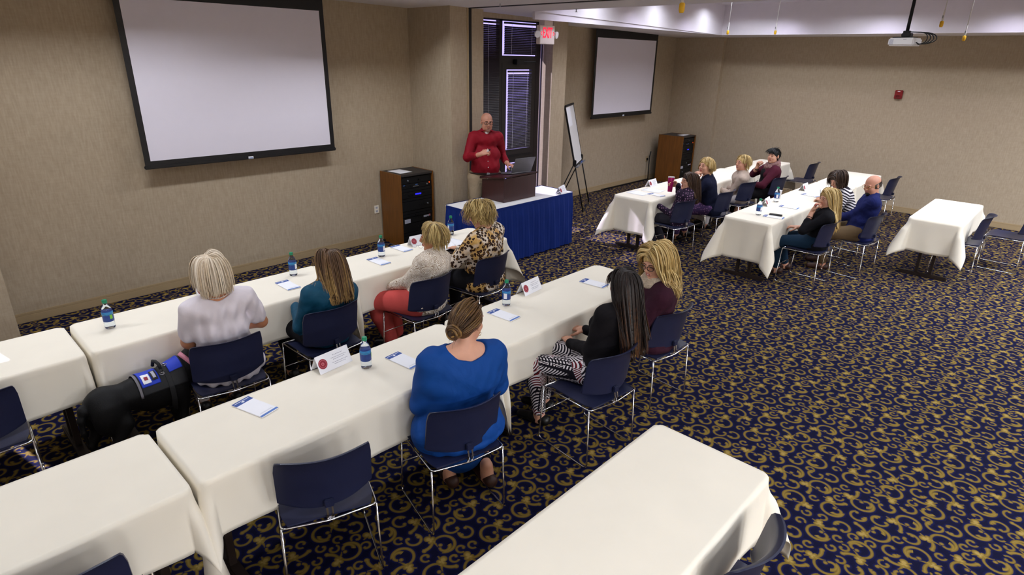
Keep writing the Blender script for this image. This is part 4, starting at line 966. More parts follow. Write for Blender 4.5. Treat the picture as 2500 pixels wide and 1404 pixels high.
def cloth(name, c, rough=.9, noise=.08, bump=.22, bscale=7, sheen=.0, pattern=None):
    m = bpy.data.materials.new(name); m.use_nodes = True; t = NT(m.node_tree); p = t.n['Principled BSDF']; tc = t.new('ShaderNodeTexCoord'); O = tc.outputs['Object']
    nz = t.new('ShaderNodeTexNoise', ins={'Scale': float(bscale), 'Detail': 3.0, 'Distortion': 1.2}); t.l.new(O, nz.inputs['Vector'])
    col = pattern(t, O) if pattern else t.mix(nz.outputs['Fac'], tuple(x*(1-noise*2) for x in c[:3])+(1,), tuple(min(1, x*(1+noise)) for x in c[:3])+(1,))
    t.l.new(col, p.inputs['Base Color']); p.inputs['Roughness'].default_value = rough; p.inputs['Sheen Weight'].default_value = sheen; p.inputs['Specular IOR Level'].default_value = .2
    bn = t.new('ShaderNodeBump', ins={'Strength': bump, 'Distance': .03}); t.l.new(nz.outputs['Fac'], bn.inputs['Height']); t.l.new(bn.outputs[0], p.inputs['Normal']); return m
def ramp(t, fac, stops, const=False):
    rp = t.new('ShaderNodeValToRGB'); t.l.new(fac, rp.inputs[0]); cr = rp.color_ramp
    if const: cr.interpolation = 'CONSTANT'
    cr.elements[0].position = stops[0][0]; cr.elements[0].color = stops[0][1]; cr.elements[1].position = stops[-1][0]; cr.elements[1].color = stops[-1][1]
    for a, b in stops[1:-1]: e = cr.elements.new(a); e.color = b
    return rp.outputs[0]
def pat_leopard(t, O):
    v = t.new('ShaderNodeTexVoronoi', ins={'Scale': 33.0, 'Randomness': .9}); t.l.new(O, v.inputs['Vector'])
    n = t.new('ShaderNodeTexNoise', ins={'Scale': 60.0}); t.l.new(O, n.inputs['Vector'])
    f = t.math('ADD', v.outputs['Distance'], t.math('MULTIPLY', t.math('SUBTRACT', n.outputs['Fac'], .5), .28))
    a = ramp(t, f, [(0, srgb(188, 148, 74)), (.17, srgb(140, 92, 40)), (.24, srgb(30, 16, 12)), (.45, srgb(48, 26, 16)), (.50, srgb(220, 206, 190)), (1, srgb(230, 218, 206))])
    b = ramp(t, f, [(0, srgb(206, 182, 110)), (.16, srgb(120, 70, 30)), (.22, srgb(24, 12, 10)), (.50, srgb(56, 28, 18)), (.55, srgb(206, 168, 100)), (1, srgb(190, 140, 76))])
    n2 = t.new('ShaderNodeTexNoise', ins={'Scale': 7.0}); t.l.new(O, n2.inputs['Vector'])
    return t.mix(t.math('MULTIPLY', t.math('SUBTRACT', n2.outputs['Fac'], .45), 8.0, clamp=True), a, b)
def pat_lace(t, O):
    v = t.new('ShaderNodeTexVoronoi', ins={'Scale': 11.0, 'Randomness': .8}); t.l.new(O, v.inputs['Vector'])
    s = t.math('SINE', t.math('MULTIPLY', v.outputs['Distance'], 62.0)); v2 = t.new('ShaderNodeTexVoronoi', ins={'Scale': 46.0}); t.l.new(O, v2.inputs['Vector'])
    f = t.math('ADD', t.math('MULTIPLY', s, .4), t.math('ADD', .5, t.math('MULTIPLY', t.math('SUBTRACT', v2.outputs['Distance'], .4), -.5)))
    return ramp(t, f, [(0, srgb(150, 128, 106)), (.22, srgb(176, 156, 134)), (.42, srgb(226, 214, 200)), (1, srgb(240, 232, 222))])
def pat_zig(t, O):
    # tribal zigzag stripes in white, black and a little red, in rotated cells
    v = t.new('ShaderNodeTexVoronoi', ins={'Scale': 9.0}); t.l.new(O, v.inputs['Vector']); sx = t.new('ShaderNodeSeparateColor'); t.l.new(v.outputs['Color'], sx.inputs[0])
    so_ = t.new('ShaderNodeSeparateXYZ'); t.l.new(O, so_.inputs[0])
    zz = t.math('PINGPONG', t.math('MULTIPLY', so_.outputs[0], 1.0), .035)
    sgn = t.math('SUBTRACT', t.math('MULTIPLY', t.math('GREATER_THAN', sx.outputs[0], .5), 2.0), 1.0)
    a = t.math('ADD', t.math('ADD', so_.outputs[2], so_.outputs[1]), t.math('MULTIPLY', t.math('MULTIPLY', zz, sgn), 1.6))
    f = t.math('FRACT', t.math('MULTIPLY', a, 44.0)); st = t.math('GREATER_THAN', f, .52)
    d = t.math('GREATER_THAN', t.math('FRACT', t.math('MULTIPLY', so_.outputs[0], 52.0)), .35); dash = t.math('MULTIPLY', st, t.math('MAXIMUM', d, t.math('GREATER_THAN', sx.outputs[1], .4)))
    c = t.mix(dash, srgb(22, 18, 28), srgb(226, 218, 222)); return t.mix(t.math('MULTIPLY', t.math('GREATER_THAN', sx.outputs[2], .80), t.math('LESS_THAN', f, .3)), c, srgb(120, 26, 34))
def pat_stripe(t, O):
    so_ = t.new('ShaderNodeSeparateXYZ'); t.l.new(O, so_.inputs[0]); n = t.new('ShaderNodeTexNoise', ins={'Scale': 5.0}); t.l.new(O, n.inputs['Vector'])
    a = t.math('ADD', t.math('ADD', so_.outputs[2], t.math('MULTIPLY', so_.outputs[1], -.35)), t.math('MULTIPLY', n.outputs['Fac'], .05))
    return t.mix(t.math('GREATER_THAN', t.math('FRACT', t.math('MULTIPLY', a, 30.0)), .5), srgb(36, 32, 44), srgb(222, 216, 220))
def pat_dots(base, dot, sc=30.0, th=.24):
    def f(t, O):
        v = t.new('ShaderNodeTexVoronoi', ins={'Scale': sc, 'Randomness': .35}); t.l.new(O, v.inputs['Vector']); return t.mix(t.math('LESS_THAN', v.outputs['Distance'], th), srgb(*base), srgb(*dot))
    return f
CM = {
 'white': cloth('white blouse knit', srgb(226, 218, 226), bump=.25, bscale=6), 'whitepants': cloth('white cotton', srgb(222, 214, 216)), 'teal': cloth('teal blouse', srgb(14, 70, 96), rough=.6, bump=.5), 'black': cloth('black jersey', srgb(15, 14, 20), noise=.15),
 'lace': cloth('cream crochet', srgb(230, 220, 205), pattern=pat_lace, bump=.3, bscale=30), 'creamplain': cloth('cream ribbed knit', srgb(226, 214, 198), bump=.3, bscale=14), 'coral': cloth('coral cotton', srgb(196, 78, 74)), 'leopard': cloth('leopard print satin', srgb(200, 160, 100), pattern=pat_leopard, rough=.55),
 'blue': cloth('royal blue jersey', srgb(12, 66, 140), rough=.75, noise=.06, bump=.45, bscale=5), 'blackjacket': cloth('black jacket', srgb(17, 14, 18), bump=.3), 'zig': cloth('patterned trousers', srgb(200, 200, 200), pattern=pat_zig), 'maroon': cloth('plum sweater', srgb(52, 20, 36), noise=.12, bump=.3),
 'scarfw': cloth('knitted cream scarf', srgb(206, 188, 166), bump=.8, bscale=40, noise=.15), 'floral': cloth('dark floral blouse', srgb(50, 30, 60), pattern=pat_dots((36, 24, 44), (138, 104, 134), 34.0, .30)), 'greypants': cloth('charcoal trousers', srgb(46, 44, 54)),
 'navy': cloth('navy cardigan', srgb(16, 20, 44)), 'purple': cloth('purple print', srgb(96, 70, 112), pattern=pat_dots((70, 50, 90), (150, 110, 150), 40.0, .3)), 'beige': cloth('beige cardigan', srgb(176, 158, 146), bump=.4), 'burgundy': cloth('burgundy knit', srgb(76, 24, 42)), 'blackdress': cloth('black dress', srgb(22, 20, 24)),
 'mauve': cloth('mauve scarf', srgb(142, 108, 106), bump=.7, bscale=24, noise=.15), 'jeans': cloth('dark teal jeans', srgb(20, 44, 66)), 'stripe': cloth('striped top', srgb(200, 200, 200), pattern=pat_stripe), 'blueshirt': cloth('blue work shirt', srgb(24, 32, 88), bump=.5), 'khaki': cloth('khaki chinos', srgb(168, 148, 122), bump=.4), 'tan': cloth('tan trousers', srgb(98, 80, 58)),
 'red': cloth('dark red shirt', srgb(140, 16, 34), rough=.7, bump=.25, bscale=6), 'leather': mat('brown leather', srgb(60, 34, 26), .5), 'blackleather': mat('black leather', srgb(16, 14, 15), .4), 'belt': mat('belt leather', srgb(40, 22, 18), .45), 'pearl': mat('pearl', srgb(236, 222, 214), .25), 'darkglasses': mat('dark spectacle frame', srgb(26, 18, 18), .3), 'gold': mat('gold', srgb(200, 160, 80), .25, .9), 'tshirt': cloth('white undershirt', srgb(220, 214, 214)),
}
def nrm(v): v = np.asarray(v, float); return v/max(np.linalg.norm(v), 1e-9)
def rotm(yaw=0, pitch=0, roll=0):
    """local +Y forward, +Z up; yaw ccw, pitch up positive, roll right-ear-down positive"""
    a = Matrix.Rotation(R(yaw), 3, 'Z') @ Matrix.Rotation(R(pitch), 3, 'X') @ Matrix.Rotation(R(roll), 3, 'Y'); return np.array(a)
def ik(a, c, l1, l2, hint):
    a, c = np.array(a, float), np.array(c, float); v = c-a; L = np.linalg.norm(v); mx = (l1+l2)*.995
    if L > mx: c = a+v/L*mx; v = c-a; L = mx
    x = (l1*l1-l2*l2+L*L)/(2*L); hgt = math.sqrt(max(l1*l1-x*x, 0)); u = v/L; h = np.array(hint, float); h -= u*(h @ u); h = nrm(h)
    return a+u*x+h*hgt, c
def hand(S, Wp, f, n, side, curl=.5, inf=0, sc=1.0, k=.005, thumb=.5):
    f = nrm(f); n = np.array(n, float); n = nrm(n-f*(n @ f)); s = np.cross(f, n)*(1 if side > 0 else -1)   # s = thumb side
    W_ = np.array(Wp, float); P = lambda a, b, c: W_+(s*a+f*b+n*c)*sc
    S.cap(P(0, -.02, 0), P(0, .02, 0), .024*sc, .025*sc, k=.012)
    offs = (.029, .0095, -.010, -.028); lens = ((.040, .025, .020), (.044, .028, .021), (.041, .026, .020), (.032, .020, .018))
    S.ell(P(.002, .052, -.001), (.036*sc, .044*sc, .014*sc), np.stack([s, f, n], 1), k=.012)
    for i, (o_, ls) in enumerate(zip(offs, lens)):
        base = P(o_*.98, .088-(.006 if i in (0, 3) else 0), 0); S.cap(P(o_*.6, .03, 0), base, .013*sc, .0105*sc, k=.008)
        c_ = curl[i] if isinstance(curl, (list, tuple)) else curl; ang = 0; p = base; spread = nrm(f+s*(o_*3.2)); r_ = (.0098 if i < 3 else .0085)*sc
        for j, l in enumerate(ls):
            ang += c_*(1.15, 1.35, .8)[j]; d = spread*math.cos(ang)+n*math.sin(ang); q = p+d*l*sc; S.cap(p, q, r_*(1-.08*j), r_*(1-.08*(j+1)), k=k); p = q
    b = P(.022, .012, .004); d1 = nrm(s*.75+f*.65+n*(.15+.4*thumb)); m_ = b+d1*.040*sc; d2 = nrm(s*(.45-.5*thumb)+f*.85+n*(.15+.7*thumb)); q = m_+d2*.030*sc; d3 = nrm(d2*.8+f*.3+n*.35*thumb-s*.3*thumb)
    S.cap(b, m_, .0145*sc, .0115*sc, k=.01); S.cap(m_, q, .0112*sc, .010*sc, k=.006); S.cap(q, q+d3*.024*sc, .010*sc, .0085*sc, k=.005)
def head_prims(S, H, Hc, g=1.0, male=False, smile=0, jaw=1.0):
    T = lambda x, y, z: Hc+H @ np.array([x, y, z]); E = lambda c, r, k=.012, op='+': S.ell(T(*c), r, H, k=k, op=op)
    E((0, -.014, .036), (.074, .094, .082)); E((0, .028, -.018), (.060*g, .060, .082), .02); E((0, .036, -.072), (.046*g*jaw, .044, .036), .022)
    for s in (-1, 1): E((s*.034*g, .020, -.062), (.024*jaw, .045, .032), .02)
    E((0, .073, -.094), (.018, .014, .013), .015)
    for s in (-1, 1): E((s*.036, .058, -.030), (.024*g, .024, .022), .018)
    for s in (-1, 1): E((s*.031, .094, .010), (.017, .014, .012), .012, '-')
    for s in (-1, 1): E((s*.028, .079, .027), (.024, .010, .007), .010)
    S.cap(T(0, .088, .016), T(0, .106, -.018), .0075, .0105, k=.012)
    for s in (-1, 1): E((s*.011, .098, -.023), (.008, .009, .007), .006)
    E((0, .088, -.049), (.022+.006*smile, .010, .0055), .004); E((0, .086, -.060), (.019+.006*smile, .011, .0065), .004)
    if smile: E((0, .098, -.0545), (.020, .010, .0035), .003, '-')
    for s in (-1, 1):
        E((s*.076, -.006, .0), (.0085, .019, .031), .006); E((s*.083, -.002, .004), (.006, .010, .017), .004, '-')
    for s in (-1, 1): E((s*.0305, .0775, .008), (.0145, .0115, .0125), .004)
def face_parts(P, H, Hc, smile=0, brow=BROW, glasses=None, parent=None, gaze=(0, 0)):
    T = lambda x, y, z: Vector(Hc+H @ np.array([x, y, z]))
    for s in (-1, 1):
        g = MB(); n = 12; Mh = Matrix([list(r) for r in H])
        def sph(c, r, m, sc=(1, 1, 1)):
            vs = []; fs = []
            for i in range(n//2+1):
                for j in range(n): a = PI*i/(n//2); b = 2*PI*j/n; vs.append(T(c[0]+r*sc[0]*math.sin(a)*math.cos(b), c[1]+r*sc[1]*math.sin(a)*math.sin(b), c[2]+r*sc[2]*math.cos(a)))
            for i in range(n//2):
                for j in range(n): fs.append((i*n+j, i*n+(j+1) % n, (i+1)*n+(j+1) % n, (i+1)*n+j))
            g.add(vs, fs, m)
        sph((s*.0305, .0805, .009), .0115, EYEW, (1.0, .92, .40)); sph((s*.0305+gaze[0]*.004, .0880, .009+gaze[1]*.003), .0056, IRIS, (1, .75, .85)); g.build('eye', parent, smooth=True)
        g = MB(); g.tube([T(s*.013, .0915, .0265), T(s*.026, .0925, .031), T(s*.040, .086, .030), T(s*.048, .078, .025)], [.0020, .0026, .0024, .0012], brow, 6); g.build('eyebrow', parent, smooth=True)
    if smile:
        g = MB(); g.tube([T(-.017, .086, -.0535), T(0, .092, -.0555), T(.017, .086, -.0535)], [.0015, .003, .0015], TEETH, 6); g.build('teeth', parent, smooth=True)
    if glasses is not None:
        g = MB(); r_ = .0016
        for s in (-1, 1):
            pts = []
            for k in range(20):
                a = 2*PI*k/20; c_, s_ = math.cos(a), math.sin(a); e = 2.6
                x = .024*abs(c_)**(2/e)*(1 if c_ > 0 else -1); z = .017*abs(s_)**(2/e)*(1 if s_ > 0 else -1); pts.append(T(s*.033+x, .106-abs(s*.033+x)**2*3.2, .006+z))
            g.tube(pts, r_*(1.7 if glasses is CM['darkglasses'] else .8), glasses, 6, closed=True)
            g.tube([T(s*.056, .098, .011), T(s*.076, .06, .012), T(s*.084, .0, .008)], r_, glasses, 6)
        g.tube([T(-.009, .108, .010), T(0, .110, .013), T(.009, .108, .010)], r_, glasses, 6); g.build('eyeglasses', parent, smooth=True)

def hair_locks(locks, H, Hc, coll, er, seg=.016, grav=.30, off=.006, ret=False):
    """locks: list of dict(root, dir, n, r, curl, ph, tint0, tint1) in head coords; returns V,F,tint"""
    Hm = H; n = len(locks); steps = max(l['n'] for l in locks)
    P = np.array([Hc+Hm @ np.array(l['root']) for l in locks]); D = np.array([nrm(Hm @ np.array(l['dir'])) for l in locks])
    er = np.array(er); ce = Hc+Hm @ np.array([0, -.012, .034]); G = np.array([0, 0, -1.])
    pull = np.array([Hm @ np.array(l.get('pull', (0, 0, 0))) for l in locks]); gv = np.array([l.get('g', grav) for l in locks])[:, None]
    lift = np.array([l.get('lift', 0) for l in locks])
    path = [P.copy()]
    for k in range(steps):
        D = D*(1-gv)+G*gv+pull; D /= np.linalg.norm(D, axis=1)[:, None]
        Q = P+D*seg
        L_ = (Q-ce) @ Hm; e2 = er+lift[:, None]; k0 = np.sqrt(((L_/e2)**2).sum(1)); inside = k0 < 1
        Ln = L_/np.maximum(k0, 1e-6)[:, None]; Q = np.where(inside[:, None], ce+Ln @ Hm.T, Q)
        if coll is not None and k > 1:
            d = coll.at(Q); e = .006; gr = np.stack([coll.at(Q+np.eye(3)[i]*e)-d for i in range(3)], 1)/e; gr /= np.maximum(np.linalg.norm(gr, axis=1), 1e-6)[:, None]
            Q = Q+gr*np.maximum(off+lift*.5-d, 0)[:, None]
        D = Q-P; D /= np.maximum(np.linalg.norm(D, axis=1), 1e-6)[:, None]; P = Q; path.append(P.copy())
    path = np.array(path)  # steps+1,n,3
    for _ in range(5): path[1:-1] = path[1:-1]*.5+(path[:-2]+path[2:])*.25
    if ret: return path
    V = []; F = []; T_ = []; ns = 4
    for i, l in enumerate(locks):
        m = l['n']+1; pts = path[:m, i]; 
        tan = np.gradient(pts, axis=0); tan /= np.maximum(np.linalg.norm(tan, axis=1), 1e-6)[:, None]
        outw = pts-ce; outw -= tan*(outw*tan).sum(1)[:, None]; outw /= np.maximum(np.linalg.norm(outw, axis=1), 1e-6)[:, None]; sd_ = np.cross(tan, outw)
        t = np.linspace(0, 1, m); cu = l.get('curl', 0)
        if cu: w_ = cu*np.clip((t-.25)*1.6, 0, 1); ph = l.get('ph', 0)+t*l.get('freq', 9); pts = pts+sd_*(w_*np.sin(ph))[:, None]+outw*(w_*(.6+.6*np.cos(ph)))[:, None]
        r = l['r']*np.minimum(1, .6+t*3)*(1-t**3*.8); b = len(V)
        base = len(V)
        for j in range(m):
            for q in range(ns):
                a = 2*PI*q/ns; V.append(pts[j]+sd_[j]*math.cos(a)*r[j]*1.35+outw[j]*math.sin(a)*r[j]*.55); T_.append(l['t0']+(l['t1']-l['t0'])*t[j]**1.5)
        for j in range(m-1):
            for q in range(ns): a = base+j*ns+q; c = base+j*ns+(q+1) % ns; F.append((a, c, c+ns, a+ns))
    return np.array(V), np.array(F), np.array(T_)
def make_hair(style, H, Hc, body, parent, m, seed=0, L=.3, tint=(.25, .9), tips=0.0, part=-.02, curl=0, vol=0, bangs=True, bun=None, front=62, fall=None, dens=1.0, back=.42, gr=.28):
    rd = random.Random(seed); T = lambda x, y, z: Hc+H @ np.array([x, y, z])
    S = Sdf(); er = (.0805, .1005, .089)
    S.ell(T(0, -.014, .036), (.0790+vol*.25, .0985+vol*.25, .0870+vol*.25), H)
    if style != 'balding': S.ell(T(0, -.050, -.018), (.060+vol*.2, .048+vol*.2, .066), H, k=.02)
    if style == 'balding':
        S.p = []; S.ell(T(0, -.022, .005), (.0855, .098, .064), H); S.ell(T(0, .112, .03), (.12, .095, .20), H, k=.01, op='-'); S.ell(T(0, -.01, .118), (.075, .088, .070), H, k=.01, op='-'); S.ell(T(0, -.05, -.12), (.2, .2, .06), H, k=.01, op='-')
        for s in (-1, 1): S.ell(T(s*.088, .0, -.012), (.02, .026, .036), H, k=.005, op='-')
    locks = []; mid, amp = (tint[0]+tint[1])/2, (tint[1]-tint[0])/2; p1, p2 = rd.uniform(0, 6), rd.uniform(0, 6)
    def add(root, d, n, r, **kw):
        an = math.atan2(root[0]+d[0]*.05, root[1]+d[1]*.05); t0 = mid+amp*(.45*math.sin(an*6+p1)+.35*math.sin(an*15+p2+root[1]*40)+rd.gauss(0, .42)); t0 = min(1, max(0, t0))
        kw.setdefault('t0', t0); kw.setdefault('t1', min(1, kw['t0']+tips*rd.uniform(.4, 1.2))); locks.append(dict(root=root, dir=d, n=n, r=r, **kw))
    if style in ('long', 'bob'):
        for i in range(int(430*dens)):
            lf = vol*rd.uniform(.3, 1.1)+rd.uniform(.002, .007); u = rd.random()
            if u < 1-back:
                s = rd.choice((-1, 1)); y0 = rd.uniform(-.080, .058 if bangs else .080); bk_ = -.15-.9*max(0, (.075-y0)/.15)*rd.random()
                root = (part+s*.003, y0, .120-abs(y0+.015)*.14); d = (s, bk_*.6, .0); ln = L+.12+rd.uniform(-.025, .015)-(.02 if y0 > .03 else 0); pu = (0, -.10 if y0 > .02 else -.04, 0)
            else:
                q = rd.uniform(-1.2, 1.2); root = (part*.6+.03*math.sin(q), -.045-.03*rd.random(), .113); d = (math.sin(q), -math.cos(q), .0); ln = L+.13+rd.uniform(-.025, .015); pu = (0, 0, 0)
            if fall: pu = tuple(p+q for p, q in zip(pu, fall))
            add(root, d, max(4, int(ln/.016)), rd.uniform(.0032, .0052), lift=lf, pull=pu, curl=curl*rd.uniform(.5, 1.3), ph=p1+root[1]*30+rd.uniform(0, 1.5), freq=rd.uniform(8, 11), g=gr)
        if bangs:
            for i in range(46):
                s = 1 if rd.random() < .68 else -1; add((part, .068+rd.uniform(-.012, .010), .094), (s, .22, .12), int(rd.uniform(.10, .17)/.016), rd.uniform(.003, .005), lift=.004+vol*.5, pull=(0, -.13, 0), g=.20)
    elif style in ('short', 'crop'):
        for i in range(int(400*dens)):
            q = rd.uniform(-PI, PI); fr = abs(q) < .80; root = (part*.6+.012*math.sin(q), -.03+.012*math.cos(q), .124); ln = (L+.10)*(1 if not fr else .60)+rd.uniform(-.03, .01)
            add(root, (math.sin(q), math.cos(q), .0), max(4, int(ln/.016)), rd.uniform(.0032, .0052), lift=vol*rd.uniform(.3, 1.1)+rd.uniform(0, .004), g=.18, curl=curl*rd.uniform(.4, 1.2), ph=q*4+rd.uniform(0, 1.5), pull=((.06 if q > 0 else -.06), -.05, 0) if fr else (0, 0, 0))
        for i in range(110):
            q = rd.uniform(1.5, 2*PI-1.5); root = (.074*math.sin(q), -.014+.094*math.cos(q), .02+rd.uniform(-.03, .03)); add(root, (math.sin(q)*.2, math.cos(q)*.2, -1), int(rd.uniform(.05, .09)/.016)+2, rd.uniform(.003, .005), lift=.003+vol*.3, curl=curl, ph=rd.uniform(0, 6), g=.2)
    elif style in ('bun', 'updo'):
        bp = np.array(bun)
        for i in range(330):
            q = rd.uniform(.0, 2*PI); e = rd.uniform(-.75, 1.35)
            c_ = math.cos(e) if e > 0 else 1.0; root = np.array([.079*math.sin(q)*c_, -.012+.099*math.cos(q)*c_, .034+.088*math.sin(e) if e > 0 else .034+.085*e])
            if root[1] > .030 and root[2] < .088: continue
            if abs(root[0]) > .055 and root[1] > -.03 and root[2] < .035: continue
            if root[2] < -.02 and root[1] > -.06: continue
            v = bp-root; nst = max(3, int(np.linalg.norm(v)*1.05/.016)); add(tuple(root), tuple(nrm(v)), nst, rd.uniform(.003, .0048), lift=rd.uniform(.001, .004), g=0.01, pull=tuple(nrm(v)*.35))
        if style == 'updo':
            for i in range(90):
                q = rd.uniform(-.9, .9); add((.02+.03*q, .02+.02*rd.random(), .122), (q*.9, 1, .0), int(rd.uniform(.085, .12)/.016)+1, rd.uniform(.003, .0045), lift=rd.uniform(.004, .008), g=.2, pull=(q*.10, .02, 0))
    elif style == 'balding':
        for i in range(140):
            q = rd.uniform(1.45, 2*PI-1.45); root = (.082*math.sin(q), -.02+.092*math.cos(q), rd.uniform(.0, .05)); add(root, (math.sin(q)*.02, -.2, -1), 2, .004, lift=.003, g=.15)
    if style in ('long', 'bob', 'short', 'crop'):
        sub = [dict(l, curl=0, lift=l.get('lift', 0)*.35) for l in locks[::3]]; path = hair_locks(sub, H, Hc, body, (er[0]-.010, er[1]-.010, er[2]-.010), off=-.010, ret=True)
        for i, l in enumerate(sub):
            mm = l['n']
            for j in range(0, mm-1, 2): S.cap(path[j, i], path[min(j+2, mm), i], .0078, .0078 if j+4 < mm else .003, k=.0015)
    # cut the face and ears free
    S.ell(T(0, .118, -.034), (.074, .074, .094), H, k=.008, op='-')
    if style in ('short', 'bun', 'crop', 'updo'):
        for s in (-1, 1): S.ell(T(s*.088, .005, -.022), (.024, .030, .044), H, k=.006, op='-'); S.ell(T(s*.085, .038, -.062), (.03, .055, .07), H, k=.008, op='-')
    if style in ('bun', 'updo'): S.ell(T(0, .02, -.10), (.12, .09, .085), H, k=.008, op='-')
    V, F = S.mesh(.005); an_ = np.arctan2(*((V-Hc) @ H)[:, :2].T); tt = np.clip(mid-.06+amp*(.3*np.sin(an_*9+p1)+.3*np.sin(an_*31+p2)), 0, 1)
    Vl, Fl, Tl = hair_locks(locks, H, Hc, body, er, grav=.3)
    Vs = [V, Vl]; Fs = [F, Fl+len(V)]; Ts = [tt, Tl]
    if bun is not None and style == 'bun':
        g = MB(); B_ = np.array(bun); ax_b = nrm(B_-np.array([0, 0, .02])); c = B_+ax_b*.026; a1 = nrm(np.cross(ax_b, (0, 0, 1))); a2 = np.cross(ax_b, a1); n0 = sum(map(len, Vs)); cols = []
        for k in range(60):
            ph = rd.uniform(0, 6.3); rr = rd.uniform(.012, .046); hh = .024*math.sqrt(max(0, 1-((rr-.026)/.024)**2)); tl = rd.uniform(-1, 1); pts = []
            for q in range(12):
                an = ph+q*.34; p = c+(a1*math.cos(an)+a2*math.sin(an))*(rr*(1-.2*q/12))+ax_b*(hh*tl+.004*math.sin(an*2+k)); pts.append(T(*p))
            g.tube(pts, [.0036+.0038*math.sin(PI*(q+.5)/12) for q in range(12)], m, 5); t0 = min(1, max(0, mid+amp*rd.gauss(.15, .7))); cols += [t0]*(len(g.v)-len(cols))
        for k in range(7):
            ph = rd.uniform(0, 6.3); st = c+(a1*math.cos(ph)+a2*math.sin(ph))*.028; g.tube([T(*st), T(*(st+np.array([.004*math.cos(ph), -.012, -.025]))), T(*(st+np.array([.012*math.cos(ph), -.016, -.055-.02*rd.random()])))], [.0012, .0008, .0004], m, 4); cols += [.6]*(len(g.v)-len(cols))
        gv = np.array(g.v); gf = np.array([f for f in g.f if len(f) == 4]); Vs.append(gv); Fs.append(gf+n0); Ts.append(np.array(cols))
        S = Sdf(); S.cap(T(*(c-ax_b*.03)), T(*(c+ax_b*.004)), .020, .020); S.ell(T(*c), (.038, .028, .038), H, k=.01); Vb, Fb = S.mesh(.005); n0 = sum(map(len, Vs)); Vs.append(Vb); Fs.append(Fb+n0); Ts.append(np.full(len(Vb), .15))
    return np_mesh('hair', np.concatenate(Vs), np.concatenate(Fs), [m], parent, attr=np.concatenate(Ts))

